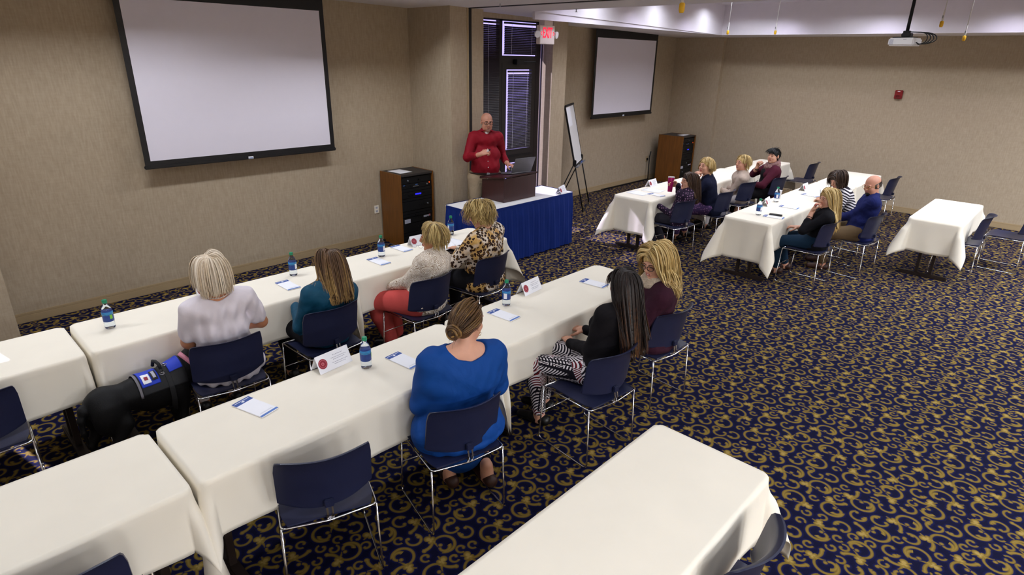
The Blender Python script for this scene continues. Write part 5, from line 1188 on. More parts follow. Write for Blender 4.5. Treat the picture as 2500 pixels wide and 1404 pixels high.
def person(label, x, y, yaw, seat=True, lean=6, side=0, twist=0, g=1.0, gs=1.0, sw=.172, hd=(0, 0, 0), hf=0.0, neckfwd=.02, HL=None, HR=None, FL=None, FR=None, vox=.006, skin=SK, male=False, smile=0,
           top='white', sleeve=1.0, neck='crew', bottom='black', shoes='blackleather', hair=None, glasses=None, hem=.0, skirt=False, scale=1.0, hips=None, wide=1.0, knee_up=0, brow=BROW, extra=None, jaw=1.0, head=None, seatat=None, tuck=False, folds=0, elbowL=(-.4, -.4, -1), elbowR=(.4, -.4, -1), top2=None):
    root = thing('person', label, 'person', (x, y, 0), R(yaw))
    Wl = Matrix.Rotation(-R(yaw), 3, 'Z')
    loc = lambda p: np.array(Wl @ (Vector(p)-Vector((x, y, 0))))
    locd = lambda d: np.array(Wl @ Vector(d))
    Pc = np.array([0, 0, .535]) if seat else np.array([0, 0, .96]); sp_ = .475 if seat else .50
    if male: sp_ *= 1.04
    if head is not None:
        Hd = rotm(*hd); v = loc(head)-Pc-Hd[:, 2]*.088-Hd[:, 1]*neckfwd-np.array([0, .012+hf, 0]); Lv = np.linalg.norm(v); sp_ = Lv-.055; lean = math.degrees(math.atan2(v[1], v[2])); side = math.degrees(math.asin(v[0]/Lv))
        print('SPINE %-60s %.3f lean %.1f side %.1f' % (label[:60], sp_, lean, side))
    Rt = rotm(0, -lean, side); u = Rt[:, 2]; F_ = Rt[:, 1]; X_ = Rt[:, 0]
    tw = rotm(twist); Rc = Rt @ tw; Fc, Xc = Rc[:, 1], Rc[:, 0]
    N = Pc+u*sp_+Fc*.0; Hd = rotm(*hd); Hc = N+u*.055+Hd[:, 2]*.088+Hd[:, 1]*neckfwd+Fc*(.015+hf)
    ShL = N-u*.055-Xc*sw+Fc*.0; ShR = N-u*.055+Xc*sw
    up_l, fo_l = (.285, .245) if not male else (.305, .265)
    def arm(Sh, spec, s):
        spec = spec or dict(p=None)
        w_ = loc(spec['p']) if spec.get('p') is not None else Pc+np.array([s*.10, .30, .10])
        hint = np.array(elbowL if s < 0 else elbowR, float)
        E_, W_ = ik(Sh, w_, up_l, fo_l, hint); d = locd(spec['d']) if 'd' in spec else nrm(W_-E_)+np.array([-s*.4, .1, -.1]); n_ = locd(spec['n']) if 'n' in spec else np.array([0, 0, -1.])
        return E_, W_, nrm(d), n_, spec.get('c', .45), spec.get('t', .5)
    aL = arm(ShL, HL, -1); aR = arm(ShR, HR, 1)
    hipL, hipR = Pc+np.array([-.09*g, .0, -.01]), Pc+np.array([.09*g, 0, -.01]); th_l, sh_l = (.42, .40) if seat else (.43, .44)
    dfl = (lambda s: np.array([s*.11, .42, .075])) if seat else (lambda s: np.array([s*.11, .0, .085]))
    aLk = loc(FL) if FL is not None else dfl(-1); aRk = loc(FR) if FR is not None else dfl(1)
    kh = np.array([0, 1, .9]) if seat else np.array([0, 1, 0])
    KL, aLk = ik(hipL, aLk, th_l, sh_l, kh+np.array([-.1, 0, knee_up])); KR, aRk = ik(hipR, aRk, th_l, sh_l, kh+np.array([.1, 0, knee_up]))
    gd = 1+(g-1)*.55
    def chaircut(S, e):
        if seatat is None: return
        cx, cy, cz = seatat; Cr = np.array(Wl @ Matrix.Rotation(R(cz), 3, 'Z')); o_ = loc((cx, cy, 0))
        T = lambda v: o_+Cr @ np.array(v, float)
        bt_ = Cr @ rotm(0, 7)
        S.box(T((0, -.418-e, .64)), (.235, .20, .165), bt_, k=.03)
        for s_ in (-1, 1): S.box(T((s_*.19, -.375-e, .64)), (.07, .20, .165), bt_ @ rotm(s_*-28), k=.03)
        S.box(T((0, .0, .33-e)), (.235, .225, .113), Cr, k=.02)
    def torso(S, inf=0.0):
        gg = g*wide
        S.ell(Pc+u*.0+F_*(-.01), (.165*gg+inf, .122*gd+inf, .115+inf), Rt, k=.04)
        if seat: S.ell(Pc+F_*-.035-np.array([0, 0, .015]), (.175*gg+inf, .120*gd+inf, .075+inf), Rt, k=.04)
        S.ell(Pc+u*.14+F_*(.012*(g-1)*5), (.140*gg+inf, .106*gd*(1.0+.12*(g-1))+inf, .125+inf), Rt, k=.05)
        S.ell(Pc+u*.29, (.150*(gg*.5+.5)*gs+inf, .103*(g*.5+.5)+inf, .14+inf), Rc, k=.05)
        S.ell(N-u*.095, (sw*.92+inf, .082*gs*(g*.4+.6)+inf, .085+inf), Rc, k=.05)
        S.cap(ShL+Xc*.03, ShR-Xc*.03, .050*gs+inf, k=.05)
        for s in (-1, 1): S.cap(N+u*.015+Xc*s*.02, N-u*.045+Xc*s*(sw*.72), .034+inf*.7, .040+inf*.7, k=.04)
        if not male:
            for s in (-1, 1): S.ell(Pc+u*.285+Xc*s*.068+Fc*(.072*(g*.5+.5)), (.060*gs+inf, .052+inf, .058+inf), Rc, k=.03)
    def arms(S, inf=0, upto=1.0, ga=None):
        ga = ga or (gs*.6+g*.4)
        for Sh, a in ((ShL, aL), (ShR, aR)):
            E_, W_ = a[0], a[1]; r0, r1, r2 = .050*ga+inf, .039*ga+inf, .0265*(ga*.4+.6)+inf
            if upto <= .5: S.cap(Sh, Sh+(E_-Sh)*upto*2, r0, r0+(r1-r0)*upto*2+.006, k=.03)
            else:
                S.cap(Sh, E_, r0, r1, k=.03); t = (upto-.5)*2; S.cap(E_, E_+(W_-E_)*t, r1, r1+(r2-r1)*t, k=.02)
    def legs(S, inf=0, upto=1.0):
        for hp, K, A_ in ((hipL, KL, aLk), (hipR, KR, aRk)):
            S.cap(hp, K, .084*g+inf, .056*(g*.5+.5)+inf, k=.04); S.cap(K, K+(A_-K)*.35, .054*(g*.4+.6)+inf, .054*(g*.4+.6)+inf, k=.03)
            S.cap(K+(A_-K)*.35, K+(A_-K)*upto, .054*(g*.4+.6)+inf, .036+inf, k=.03)
    def feet(S, inf=0):
        for A_, K in ((aLk, KL), (aRk, KR)):
            d = A_-K; d = np.array([d[0]*.4, max(abs(d[1]), .0)+.25, 0]); d = nrm(d) if seat else nrm(np.array([A_[0]*1.2, 1, 0]))
            z = A_[2]; b = np.array([A_[0], A_[1], .045+max(0, z-.09)*.9]); S.cap(b-d*.045, b+d*.04, .036+inf, .034+inf, k=.02); S.cap(b+d*.04, b+d*.15+np.array([0, 0, -.016]), .035+inf, .026+inf, k=.02); S.cap(A_+np.array([0, 0, .04]), b, .036+inf, .036+inf, k=.02)
    Bd = Sdf(); torso(Bd); S = Bd; Sdf.cap(S, N-u*.03, Hc-Hd[:, 2]*.055-Hd[:, 1]*.018, .052 if not male else .060, .050 if not male else .058, k=.035)
    head_prims(S, Hd, Hc, 1.0 if not male else 1.06, male, smile, jaw); arms(S); legs(S); feet(S)
    hand(S, aL[1]+aL[2]*.012, aL[2], aL[3], -1, aL[4], thumb=aL[5]); hand(S, aR[1]+aR[2]*.012, aR[2], aR[3], 1, aR[4], thumb=aR[5])
    chaircut(S, .012)
    V, F = S.mesh(vox)
    # lips get their own colour
    fc = V[F].mean(1); q = (fc-Hc) @ Hd; mi = ((np.abs(q[:, 0]) < .0205) & (q[:, 1] > .085) & (q[:, 2] < -.0445) & (q[:, 2] > -.0665) & (q[:, 2] < -.0445+.0*q[:, 0])).astype(int)
    np_mesh('body', V, F, [skin, LIPM if male else LIP], root, mi)
    face_parts(None, Hd, Hc, smile, brow, CM.get(glasses) if glasses else None, root)
    # garments
    def neckcut(S, kind):
        if kind == 'crew': S.ell(N+u*.065+Fc*.01, (.066, .066, .062), Rc, k=.006, op='-')
        elif kind == 'scoop': S.ell(N+u*.055-Fc*.035, (.125, .115, .105), Rc, k=.008, op='-')
        elif kind == 'v': S.ell(N+u*.05+Fc*.04, (.062, .07, .075), Rc, k=.006, op='-')
        elif kind == 'wide': S.ell(N+u*.06-Fc*.01, (.095, .085, .072), Rc, k=.008, op='-')
        elif kind == 'turtle': S.cap(N-u*.03, Hc-Hd[:, 2]*.075-Hd[:, 1]*.02, .068, .060, k=.02)
        elif kind == 'collar':
            S.ell(N+u*.075+Fc*.02, (.060, .062, .055), Rc, k=.006, op='-')
    gv = max(.0055, vox)
    if bottom:
        S = Sdf(); S.ell(Pc+F_*(-.01), (.165*g*wide+.012, .122*gd+.012, .115+.012), Rt, k=.04)
        if seat: S.ell(Pc+F_*-.035-np.array([0, 0, .015]), (.175*g*wide+.010, .120*gd+.010, .075+.006), Rt, k=.04)
        if skirt:
            S.cap((hipL+hipR)/2, (KL+KR)/2, .13*g, .10*g, k=.05); legs(S, .016, .5); S.cap((KL+KR)/2, (KL+KR)/2*.45+(aLk+aRk)/2*.55, .10*g, .12*g, k=.05)
        else: legs(S, .012 if not isinstance(hem, tuple) else hem[0], .93)
        chaircut(S, .004)
        V, F = S.mesh(gv); np_mesh('skirt' if skirt else 'trousers', V, F, [CM[bottom]], root)
    for si, (A_, K) in enumerate(((aLk, KL), (aRk, KR))):
        S = Sdf(); d = A_-K; d = np.array([d[0]*.4, max(abs(d[1]), .0)+.25, 0]); d = nrm(d) if seat else nrm(np.array([A_[0]*1.2, 1, 0]))
        b = np.array([A_[0], A_[1], .047+max(0, A_[2]-.09)*.9]); S.cap(b-d*.048, b+d*.04, .041, .039, k=.02); S.cap(b+d*.04, b+d*.155+np.array([0, 0, -.014]), .040, .031, k=.02); V, F = S.mesh(.008); np_mesh('shoe', V, F, [CM[shoes]], root)
    S = Sdf(); torso(S, .013 if g < 1.2 else .016); arms(S, .010, sleeve)
    if hem:
        hm = hem if isinstance(hem, float) else hem[1]
        S.ell(Pc-np.array([0, 0, .02])+F_*(-.02), (.172*g*wide+.018, .128*gd+.02, .10+hm), Rt, k=.03)
    if tuck: S.box(Pc-u*.20, (.5, .5, .245), Rt, k=.006)
    neckcut(S, neck); chaircut(S, .002)
    rd_ = random.Random(sum(map(ord, label))); a1, a2 = rd_.uniform(0, 6), rd_.uniform(0, 6)
    V, F = S.mesh(gv, lambda X, Y, Z: .0022*np.sin(X*42+Z*30+a1+3*np.sin(Y*14))*np.sin(Z*26+Y*22+a2)+.0018*np.sin(X*75-Z*40+a2)+(folds*np.sin(X*88+2*np.sin(Z*9))*np.clip((1.02-Z)*14, 0, 1)*np.clip((-.02-Y)*20, 0, 1) if folds else 0))
    np_mesh('top', V, F, [CM[top]], root)
    if hair: 
        hk = dict(hair); make_hair(hk.pop('style'), Hd, Hc, Bd, root, HM[hk.pop('m')], **hk)
    ctx = dict(root=root, N=N, u=u, F=F_, X=X_, Fc=Fc, Xc=Xc, Rc=Rc, Rt=Rt, Hd=Hd, Hc=Hc, Pc=Pc, aL=aL, aR=aR, ShL=ShL, ShR=ShR, loc=loc, sw=sw, g=g, KL=KL, KR=KR, body=Bd, aLk=aLk, aRk=aRk)
    if extra: extra(ctx)
    return ctx
# ================================================================ the people
def x_tube(ctx, name, pts, r, m, n=8, closed=False, label=None):
    g = MB(); g.tube(pts, r, m, n, closed); o = g.build(name, ctx['root'], smooth=True)
    if label: o['label'] = label
    return o
def x_pearls(ctx):
    N, u, Fc, Xc = ctx['N'], ctx['u'], ctx['Fc'], ctx['Xc']; g = MB()
    for k in range(46):
        a = 2*PI*k/46; p = N+u*(.030+.014*math.cos(a+PI))+Xc*.070*math.sin(a)-Fc*.064*math.cos(a); q = p
        for _ in range(3):
            d = ctx['body'].at(q[None])[0]; c_ = N+u*.02; q = q+nrm(q-c_)*(.006-d)
        g.lathe([(0, -.0045), (.0035, -.003), (.0045, 0), (.0035, .003), (0, .0045)], CM['pearl'], 8, loc=tuple(q))
    g.build('necklace', ctx['root'], smooth=True)['label'] = 'pearl necklace'
def x_band(ctx, arm_, t, r, w_, m, name, lab=None, face=None):
    E_, W_ = ctx[arm_][0], ctx[arm_][1]; c = E_+(W_-E_)*t; d = nrm(W_-E_); a1 = nrm(np.cross(d, (0, 0, 1))); a2 = np.cross(d, a1); g = MB(); P = []
    for k in range(25): a = 2*PI*k/24; P.append([tuple(c+(a1*math.cos(a)+a2*math.sin(a))*rr+d*dd) for rr, dd in ((r-.002, -w_), (r+.002, -w_), (r+.002, w_), (r-.002, w_), (r-.002, -w_))])
    g.grid(P, m)
    if face is not None:
        f = nrm(locv(ctx, face)); f = nrm(f-d*(f @ d)); s_ = np.cross(d, f); Mx = Matrix([[f[i], s_[i], d[i]] for i in range(3)]).to_4x4(); Mx.translation = Vector(c+f*(r+.003)); g.box(-.004, .005, -.018, .018, -.02, .02, CM['blackleather'], .003, mat=Mx); g.box(.005, .0056, -.015, .015, -.017, .017, M_['phone'], mat=Mx)
    o = g.build(name, ctx['root'], smooth=False)
    if lab: o['label'] = lab
def locv(ctx, d): return np.array(Matrix.Rotation(-ctx['root'].rotation_euler.z, 3, 'Z') @ Vector(d))
def x_scarf(m, r=.034, R_=.085, droop=.03, label='wound scarf'):
    def f(ctx):
        N, u, Fc, Xc, Rc = ctx['N'], ctx['u'], ctx['Fc'], ctx['Xc'], ctx['Rc']; S = Sdf()
        for j, (dz, rr, ph) in enumerate(((.035, R_, 0), (.005, R_+.018, .5), (-.02, R_+.012, 1.1))):
            pts = [N+u*(dz-droop*math.cos(2*PI*k/18+ph*.3)*1.0)+Xc*rr*math.sin(2*PI*k/18)+Fc*(rr*.95*math.cos(2*PI*k/18)+.012) for k in range(18)]
            for k in range(18): S.cap(pts[k], pts[(k+1) % 18], r*(.85+.2*math.sin(k*1.7+j)), r*(.85+.2*math.sin((k+1)*1.7+j)), k=.012)
        S.cap(N+Fc*.10-u*.03+Xc*.03, N+Fc*.13-u*.14+Xc*.04, .035, .02, k=.02)
        V, F = S.mesh(.006, lambda X, Y, Z: .003*np.sin(X*90+Z*60)*np.sin(Y*80+Z*50)); np_mesh('scarf', V, F, [m], ctx['root'])['label'] = label
    return f
def x_collar(m):
    def f(ctx):
        N, u, Fc, Xc = ctx['N'], ctx['u'], ctx['Fc'], ctx['Xc']; g = MB(); P = []
        for k in range(25):
            a = -2.75+5.5*k/24; row = []
            for rr, dz in ((.066, .052), (.069, .058), (.080, .030), (.088, .012)): row.append(tuple(N+u*(dz-.012*math.cos(a))-Fc*(rr*math.cos(a)*.98-.008)+Xc*rr*math.sin(a)))
            P.append(row)
        g.grid(P, m); o = g.build('shirt_collar', ctx['root'], smooth=True); md = o.modifiers.new('t', 'SOLIDIFY'); md.thickness = .003
    return f
def x_all(*fs):
    def f(ctx):
        for q in fs: q(ctx)
    return f
def x_earring(s, m, r=.008):
    def f(ctx):
        Hc, Hd = ctx['Hc'], ctx['Hd']; T = lambda x, y, z: Vector(Hc+Hd @ np.array([x, y, z])); g = MB(); g.tube([T(s*(.086), -.004+r*math.cos(a), -.034-r+r*math.sin(a)) for a in np.linspace(0, 2*PI, 13)[:-1]], .0014, m, 6, closed=True); g.build('earring', ctx['root'], smooth=True)['label'] = 'gold hoop earring'
    return f

person('person with a silver blond bob, white short-sleeved blouse and pearls, seen from behind', 1.30, 3.86, -5, seatat=(1.27, 3.86, -7), head=(1.265, 3.79, 1.195), hd=(4, -6, 0), g=1.16, gs=1.02, sw=.168, vox=.005, skin=SKT, folds=.006,
       HL=dict(p=(1.16, 4.10, .60), d=(0, .8, -.6), n=(.3, 0, -1)), HR=dict(p=(1.45, 4.05, .68), d=(-.9, .5, 0), n=(0, 0, -1)), elbowR=(.8, -.35, -.6), elbowL=(-.4, -.3, -1),
       top='white', sleeve=.36, neck='wide', bottom='whitepants', hem=.05, hair=dict(style='bob', m='white', L=.14, tint=(.4, .9), vol=.012, part=-.018, seed=3), extra=x_pearls)
person('person with long straight brown hair ending blond, teal blouse, seen from behind', 2.02, 3.86, -2, seatat=(2.005, 3.87, 0), head=(2.10, 3.84, 1.035), hd=(0, -12, 3), g=1.0, sw=.17, vox=.005,
       HL=dict(p=(1.93, 4.10, .68), d=(.3, 1, 0)), HR=dict(p=(2.15, 4.10, .68), d=(-.3, 1, 0)), top='teal', neck='crew', bottom='black', hair=dict(style='long', m='brown', L=.28, tint=(.18, .5), tips=.5, vol=.008, part=.01, seed=5, back=.65, fall=(0, -.05, 0)))
person('person with short wavy ash blond hair, cream crochet sweater and coral trousers', 2.97, 3.86, 24, seatat=(2.93, 3.87, 2), head=(3.075, 3.83, 1.06), hd=(22, -6, 0), g=1.25, gs=1.12, sw=.18, vox=.005, skin=SKT,
       HL=dict(p=(2.82, 4.14, .60), d=(.3, 1, -.3)), HR=dict(p=(3.00, 4.14, .62), d=(-.3, 1, -.2)), FL=(2.80, 4.12, .09), FR=(2.92, 4.20, .09), top='lace', neck='crew', bottom='coral', hem=(.026, .06),
       hair=dict(style='short', m='dirty', L=.12, tint=(.25, .85), vol=.008, curl=.008, dens=1.4, part=0, seed=8),
       extra=lambda c: (lambda S: (S.cap(c['N']-c['u']*.015, c['Hc']-c['Hd'][:, 2]*.082-c['Hd'][:, 1]*.02, .074, .066, k=.02), S.cap(c['N']-c['u']*.04, c['N']+c['u']*.0, .085, .075, k=.03), np_mesh('turtleneck', *S.mesh(.005), [CM['creamplain']], c['root'])))(Sdf()))
person('person in a leopard print blouse with curly shoulder-length blond hair, reading papers', 3.72, 3.90, 12, seatat=(3.70, 3.93, 5), head=(3.68, 3.89, 1.14), hd=(14, -20, -4), g=1.3, gs=1.2, sw=.19, vox=.005,
       HL=dict(p=(3.64, 4.13, .775), d=(-.1, 1, -.05), n=(0, 0, -1), c=.25), HR=dict(p=(3.95, 4.22, .775), d=(-.4, 1, 0)), elbowL=(-1, -.3, -.5), top='leopard', neck='crew', bottom='black', hem=.05,
       hair=dict(style='long', m='dirty', L=.12, tint=(.3, .85), vol=.016, curl=.024, gr=.24, part=.02, seed=11))
person('person in a royal blue dress with a highlighted low bun, face turned right', 1.92, 2.22, -14, seatat=(1.885, 2.235, -14), head=(2.02, 2.23, 1.135), hd=(-60, -6, 4), g=1.48, gs=1.25, sw=.20, vox=.0045, neckfwd=.03,
       HL=dict(p=(1.90, 2.52, .64), d=(.6, .8, 0)), HR=dict(p=(2.22, 2.46, .60), d=(-.3, 1, 0)), elbowL=(-.35, -.25, -1), elbowR=(.5, -.2, -1), FL=(1.97, 2.36, .09), FR=(2.14, 2.20, .09), shoes='leather',
       top='blue', sleeve=.9, neck='scoop', bottom='blue', skirt=True, hem=.06, hair=dict(style='bun', m='honey', L=.1, tint=(.15, .7), bun=(0, -.112, -.012), seed=21),
       extra=x_all(x_earring(1, CM['gold'], .010), lambda c: (lambda S: ([S.cap(K*.35+A*.65, A, .05, .04, k=.02) for K, A in ((c['KL'], c['aLk']), (c['KR'], c['aRk']))], np_mesh('leggings', *S.mesh(.007), [CM['black']], c['root'])))(Sdf())))
person('person with long dark hair, black jacket and black-and-white patterned trousers', 3.06, 2.06, 12, seatat=(2.93, 2.03, -6), head=(3.19, 2.00, 1.10), hd=(-38, -4, 0), g=1.02, sw=.165, twist=-22, vox=.0045,
       HL=dict(p=(3.06, 2.30, .62), d=(.5, .8, 0)), HR=dict(p=(3.28, 2.34, .64), d=(-.3, .9, 0)), FL=(2.86, 2.40, .09), FR=(2.98, 2.46, .14), knee_up=.2,
       top='blackjacket', neck='crew', bottom='zig', hem=.05, hair=dict(style='long', m='dark', L=.44, tint=(.1, .45), tips=.5, vol=.006, part=-.01, seed=31, back=.75, fall=(0, -.07, 0)))
person('laughing person with long blond hair, dark glasses, plum sweater and cream scarf', 3.83, 2.10, 20, seatat=(3.80, 2.10, -5), head=(3.735, 2.08, 1.12), hd=(62, -14, 0), g=1.38, gs=1.2, sw=.195, twist=20, vox=.0045, smile=1, glasses='darkglasses', jaw=1.08,
       HL=dict(p=(3.50, 2.30, .70), d=(.3, 1, 0)), HR=dict(p=(3.75, 2.40, .70), d=(-.5, .8, 0)), top='maroon', neck='crew', bottom='black', hem=.05,
       hair=dict(style='long', m='blond', L=.42, tint=(.3, .9), vol=.024, curl=.022, part=.022, seed=41, fall=(0, -.04, 0), gr=.25, dens=1.3), extra=x_scarf(CM['scarfw'], r=.030, label='cream knitted scarf'))
def tumbler_hand(p): return p
person('person holding a magenta tumbler, long brown hair and dark floral blouse, in profile', 7.26, 3.81, 26, seatat=(7.20, 3.84, -8), head=(7.33, 3.73, 1.00), hd=(28, 4, 0), g=1.0, sw=.168, vox=.006,
       HL=dict(p=(7.14, 4.02, .655), d=(.2, 1, -.1), n=(.3, 0, -1)), HR=dict(p=(7.50, 3.975, .90), d=(-.55, .75, .12), n=(-.85, -.3, 0), c=.62, t=.7), elbowR=(.5, -.4, -1), FL=(7.30, 4.15, .09), FR=(7.50, 4.12, .09),
       top='floral', neck='crew', bottom='greypants', hem=.07, shoes='leather', hair=dict(style='long', m='brunet', L=.30, tint=(.25, .7), vol=.008, part=0, bangs=False, seed=51))
person('person with short highlighted hair and navy cardigan resting chin on one hand', 8.12, 3.76, 22, seatat=(8.17, 3.75, -2), head=(7.99, 3.84, 1.125), hd=(52, 6, 0), g=1.1, gs=1.05, sw=.172, vox=.006,
       HL=dict(p=(7.855, 3.93, .945), d=(.15, -.25, .9), n=(.8, -.3, 0), c=.9), HR=dict(p=(8.12, 4.14, .77), d=(-.8, .4, 0)), elbowL=(-.3, .3, -1), FL=(7.95, 4.15, .09), FR=(8.2, 4.15, .09),
       top='navy', neck='v', bottom='purple', hem=.05, hair=dict(style='short', m='blond', L=.13, tint=(.2, .9), vol=.003, part=.02, seed=61, dens=1.4))
person('smiling person in a beige cardigan with cropped streaked blond hair', 9.17, 3.83, 28, seatat=(9.13, 3.83, -8), head=(9.12, 3.80, 1.05), hd=(36, 4, 0), g=1.02, sw=.165, vox=.006, smile=1, skin=SKP,
       HL=dict(p=(9.05, 4.10, .62), d=(.5, .8, 0)), HR=dict(p=(9.20, 4.12, .62), d=(-.5, .8, 0)), top='beige', neck='crew', bottom='whitepants', hem=.07, hair=dict(style='short', m='blond', L=.10, tint=(.2, .95), vol=.006, dens=1.4, part=.02, seed=71))
person('smiling person with black pinned-up hair, mauve scarf and burgundy sleeves', 9.95, 3.66, 36, seatat=(9.92, 3.66, -6), head=(9.90, 3.64, 1.10), hd=(44, 4, 0), g=1.25, gs=1.1, sw=.178, vox=.006, smile=1,
       HL=dict(p=(9.72, 3.86, .64), d=(.7, .3, -.4), n=(0, 0, -1)), HR=dict(p=(9.86, 3.86, .90), d=(-.25, -.2, .8), n=(-.3, -.8, 0), c=.85), elbowL=(-1, .1, -.6), elbowR=(1, .2, -.8), FL=(9.62, 4.0, .09), FR=(9.85, 4.15, .09),
       top='burgundy', sleeve=.72, neck='crew', bottom='blackdress', skirt=True, hem=.06, hair=dict(style='updo', m='black', L=.1, tint=(.2, .6), bun=(0, -.095, -.03), seed=81),
       extra=x_all(x_scarf(CM['mauve'], r=.028, label='mauve wound scarf'), lambda c: x_band(c, 'aR', .88, .030, .010, CM['blackleather'], 'wristwatch', 'square black wristwatch', face=(-.6, -.7, .2)),
                   lambda c: (lambda S: (S.ell(c['Pc']+c['u']*.14, (.160*c['g'], .130*c['g'], .15), c['Rt'], k=.04), S.ell(c['Pc']+c['u']*.28+c['Fc']*.02, (.135*c['g'], .118*c['g'], .13), c['Rc'], k=.04), np_mesh('dress_front', *S.mesh(.007), [CM['blackdress']], c['root'])))(Sdf())))
person('person with very long straight blond hair, black top and jeans, hand at mouth', 7.47, 2.12, 22, seatat=(7.43, 2.15, -2), head=(7.50, 2.05, 1.03), hd=(32, -4, 0), g=1.02, sw=.168, vox=.006,
       HL=dict(p=(7.405, 2.17, .875), d=(.08, -.2, .9), n=(.1, -.85, 0), c=.95), HR=dict(p=(7.56, 2.33, .625), d=(-.3, .9, 0)), elbowL=(-.55, .35, -1), FL=(7.52, 2.50, .09), FR=(7.76, 2.48, .09),
       top='black', sleeve=.74, neck='crew', bottom='jeans', hem=.06, shoes='leather', hair=dict(style='long', m='blond', L=.42, tint=(.25, .8), vol=.008, part=0, bangs=False, seed=91),
       extra=lambda c: [x_band(c, 'aL', t_, .034-.002*i, .0035, CM['leather'], 'bracelet', 'dark cord bracelet') for i, t_ in enumerate((.62, .70))])
person('person in a black-and-white striped top with chestnut hair, bent over writing', 8.98, 2.16, 22, seatat=(9.02, 2.12, -4), head=(8.82, 2.34, 1.045), hd=(40, -24, 0), g=1.0, sw=.168, vox=.006,
       HR=dict(p=(8.83, 2.46, .785), d=(-.5, .6, -.05), n=(-.3, 0, -1), c=.7, t=.9), HL=dict(p=(8.62, 2.42, .78), d=(.4, .6, 0)), top='stripe', neck='crew', bottom='greypants', hem=.05, hair=dict(style='long', m='brunet', L=.13, tint=(.2, .6), vol=.012, part=.01, seed=101))
person('balding man with grey hair, beard, wire glasses and blue work shirt, looking down', 8.31, 1.86, 22, seatat=(8.27, 1.87, -6), head=(8.33, 1.82, 1.115), hd=(40, -16, 0), g=1.25, gs=1.12, sw=.20, male=True, vox=.006, glasses='gold', skin=SKP,
       HL=dict(p=(8.35, 2.16, .62), d=(.5, .7, 0)), HR=dict(p=(8.55, 2.18, .64), d=(-.5, .7, 0)), FL=(8.12, 2.14, .09), FR=(8.42, 2.25, .09), top='blueshirt', neck='collar', bottom='tan', hem=.05, shoes='leather',
       hair=dict(style='balding', m='gray', L=.05, tint=(.3, .8), seed=111), extra=x_all(x_collar(CM['blueshirt']), lambda c: (lambda S: (S.ell(c['Hc']+c['Hd'] @ np.array([0, .066, -.083]), (.034, .030, .030), c['Hd']), S.ell(c['Hc']+c['Hd'] @ np.array([0, .093, -.056]), (.016, .010, .004), c['Hd'], k=.004, op='-'), np_mesh('beard', *S.mesh(.004), [HM['gray']], c['root'])))(Sdf())))

def x_presenter(c):
    x_collar(CM['red'])(c); Hc, Hd, N, u, F, X, Pc = c['Hc'], c['Hd'], c['N'], c['u'], c['Fc'], c['Xc'], c['Pc']
    S = Sdf(); S.ell(N+u*.005+F*.062, (.03, .02, .035), c['Rc']); np_mesh('undershirt', *S.mesh(.005), [CM['tshirt']], c['root'])['label'] = 'white undershirt at the open collar'
    for k in range(6):
        z = .38-.078*k; p = Pc+u*z; a, b = 0.0, .35
        for _ in range(18):
            m_ = (a+b)/2; d = S2(c, p+F*m_)
            if d < .020: a = m_
            else: b = m_
        g = MB(); q = p+F*(a+.001); bb = Matrix([list(r) for r in c['Rc']]).to_4x4(); bb.translation = Vector(q); g.lathe([(.0065, -.002), (.0065, .002), (0, .003)], CM['tshirt'], 10, mat=bb @ Matrix.Rotation(R(-90), 4, 'X')); g.build('button', c['root'])
    S = Sdf(); S.ell(Pc+u*.055, (.172*c['g'], .138*c['g'], .028), c['Rt']); V, Fa = S.mesh(.006); np_mesh('belt', V, Fa, [CM['belt']], c['root'])
    g = MB(); Mx = Matrix([list(r) for r in c['Rt']]).to_4x4(); Mx.translation = Vector(Pc+u*.055+F*(.142*c['g'])); g.box(-.022, .022, -.006, .004, -.02, .02, M_['silver'], .003, mat=Mx); g.build('belt_buckle', c['root'])
    S = Sdf(); S.ell(Hc+Hd @ np.array([0, .078, -.094]), (.026, .018, .024), Hd); V, Fa = S.mesh(.004); np_mesh('goatee', V, Fa, [mat('stubble', srgb(150, 104, 88), .8)], c['root'])
def S2(c, p): return c['body'].at(np.array(p)[None])[0]
pc = person('bald man in a dark red button-down shirt speaking behind the lectern', 5.70, 5.925, 150, seat=False, head=(5.715, 5.91, 1.685), hd=(2, -6, 0), g=1.32, gs=1.12, sw=.178, male=True, tuck=True, vox=.005, glasses='darkglasses', skin=SKP, neckfwd=.02,
       HR=dict(p=(5.40, 5.71, 1.315), d=(.35, -.75, .35), n=(.75, .3, -.5), c=.8, t=.8), HL=dict(p=(5.93, 5.72, 1.135), d=(.05, -1, -.15), n=(0, 0, -1), c=.3), elbowR=(.7, -.25, -1), elbowL=(-.25, -1, -.6), FL=(5.82, 5.96, .085), FR=(5.56, 5.98, .085),
       top='red', sleeve=.86, neck='collar', bottom='khaki', hem=0.03, shoes='leather', jaw=1.12, extra=x_presenter)

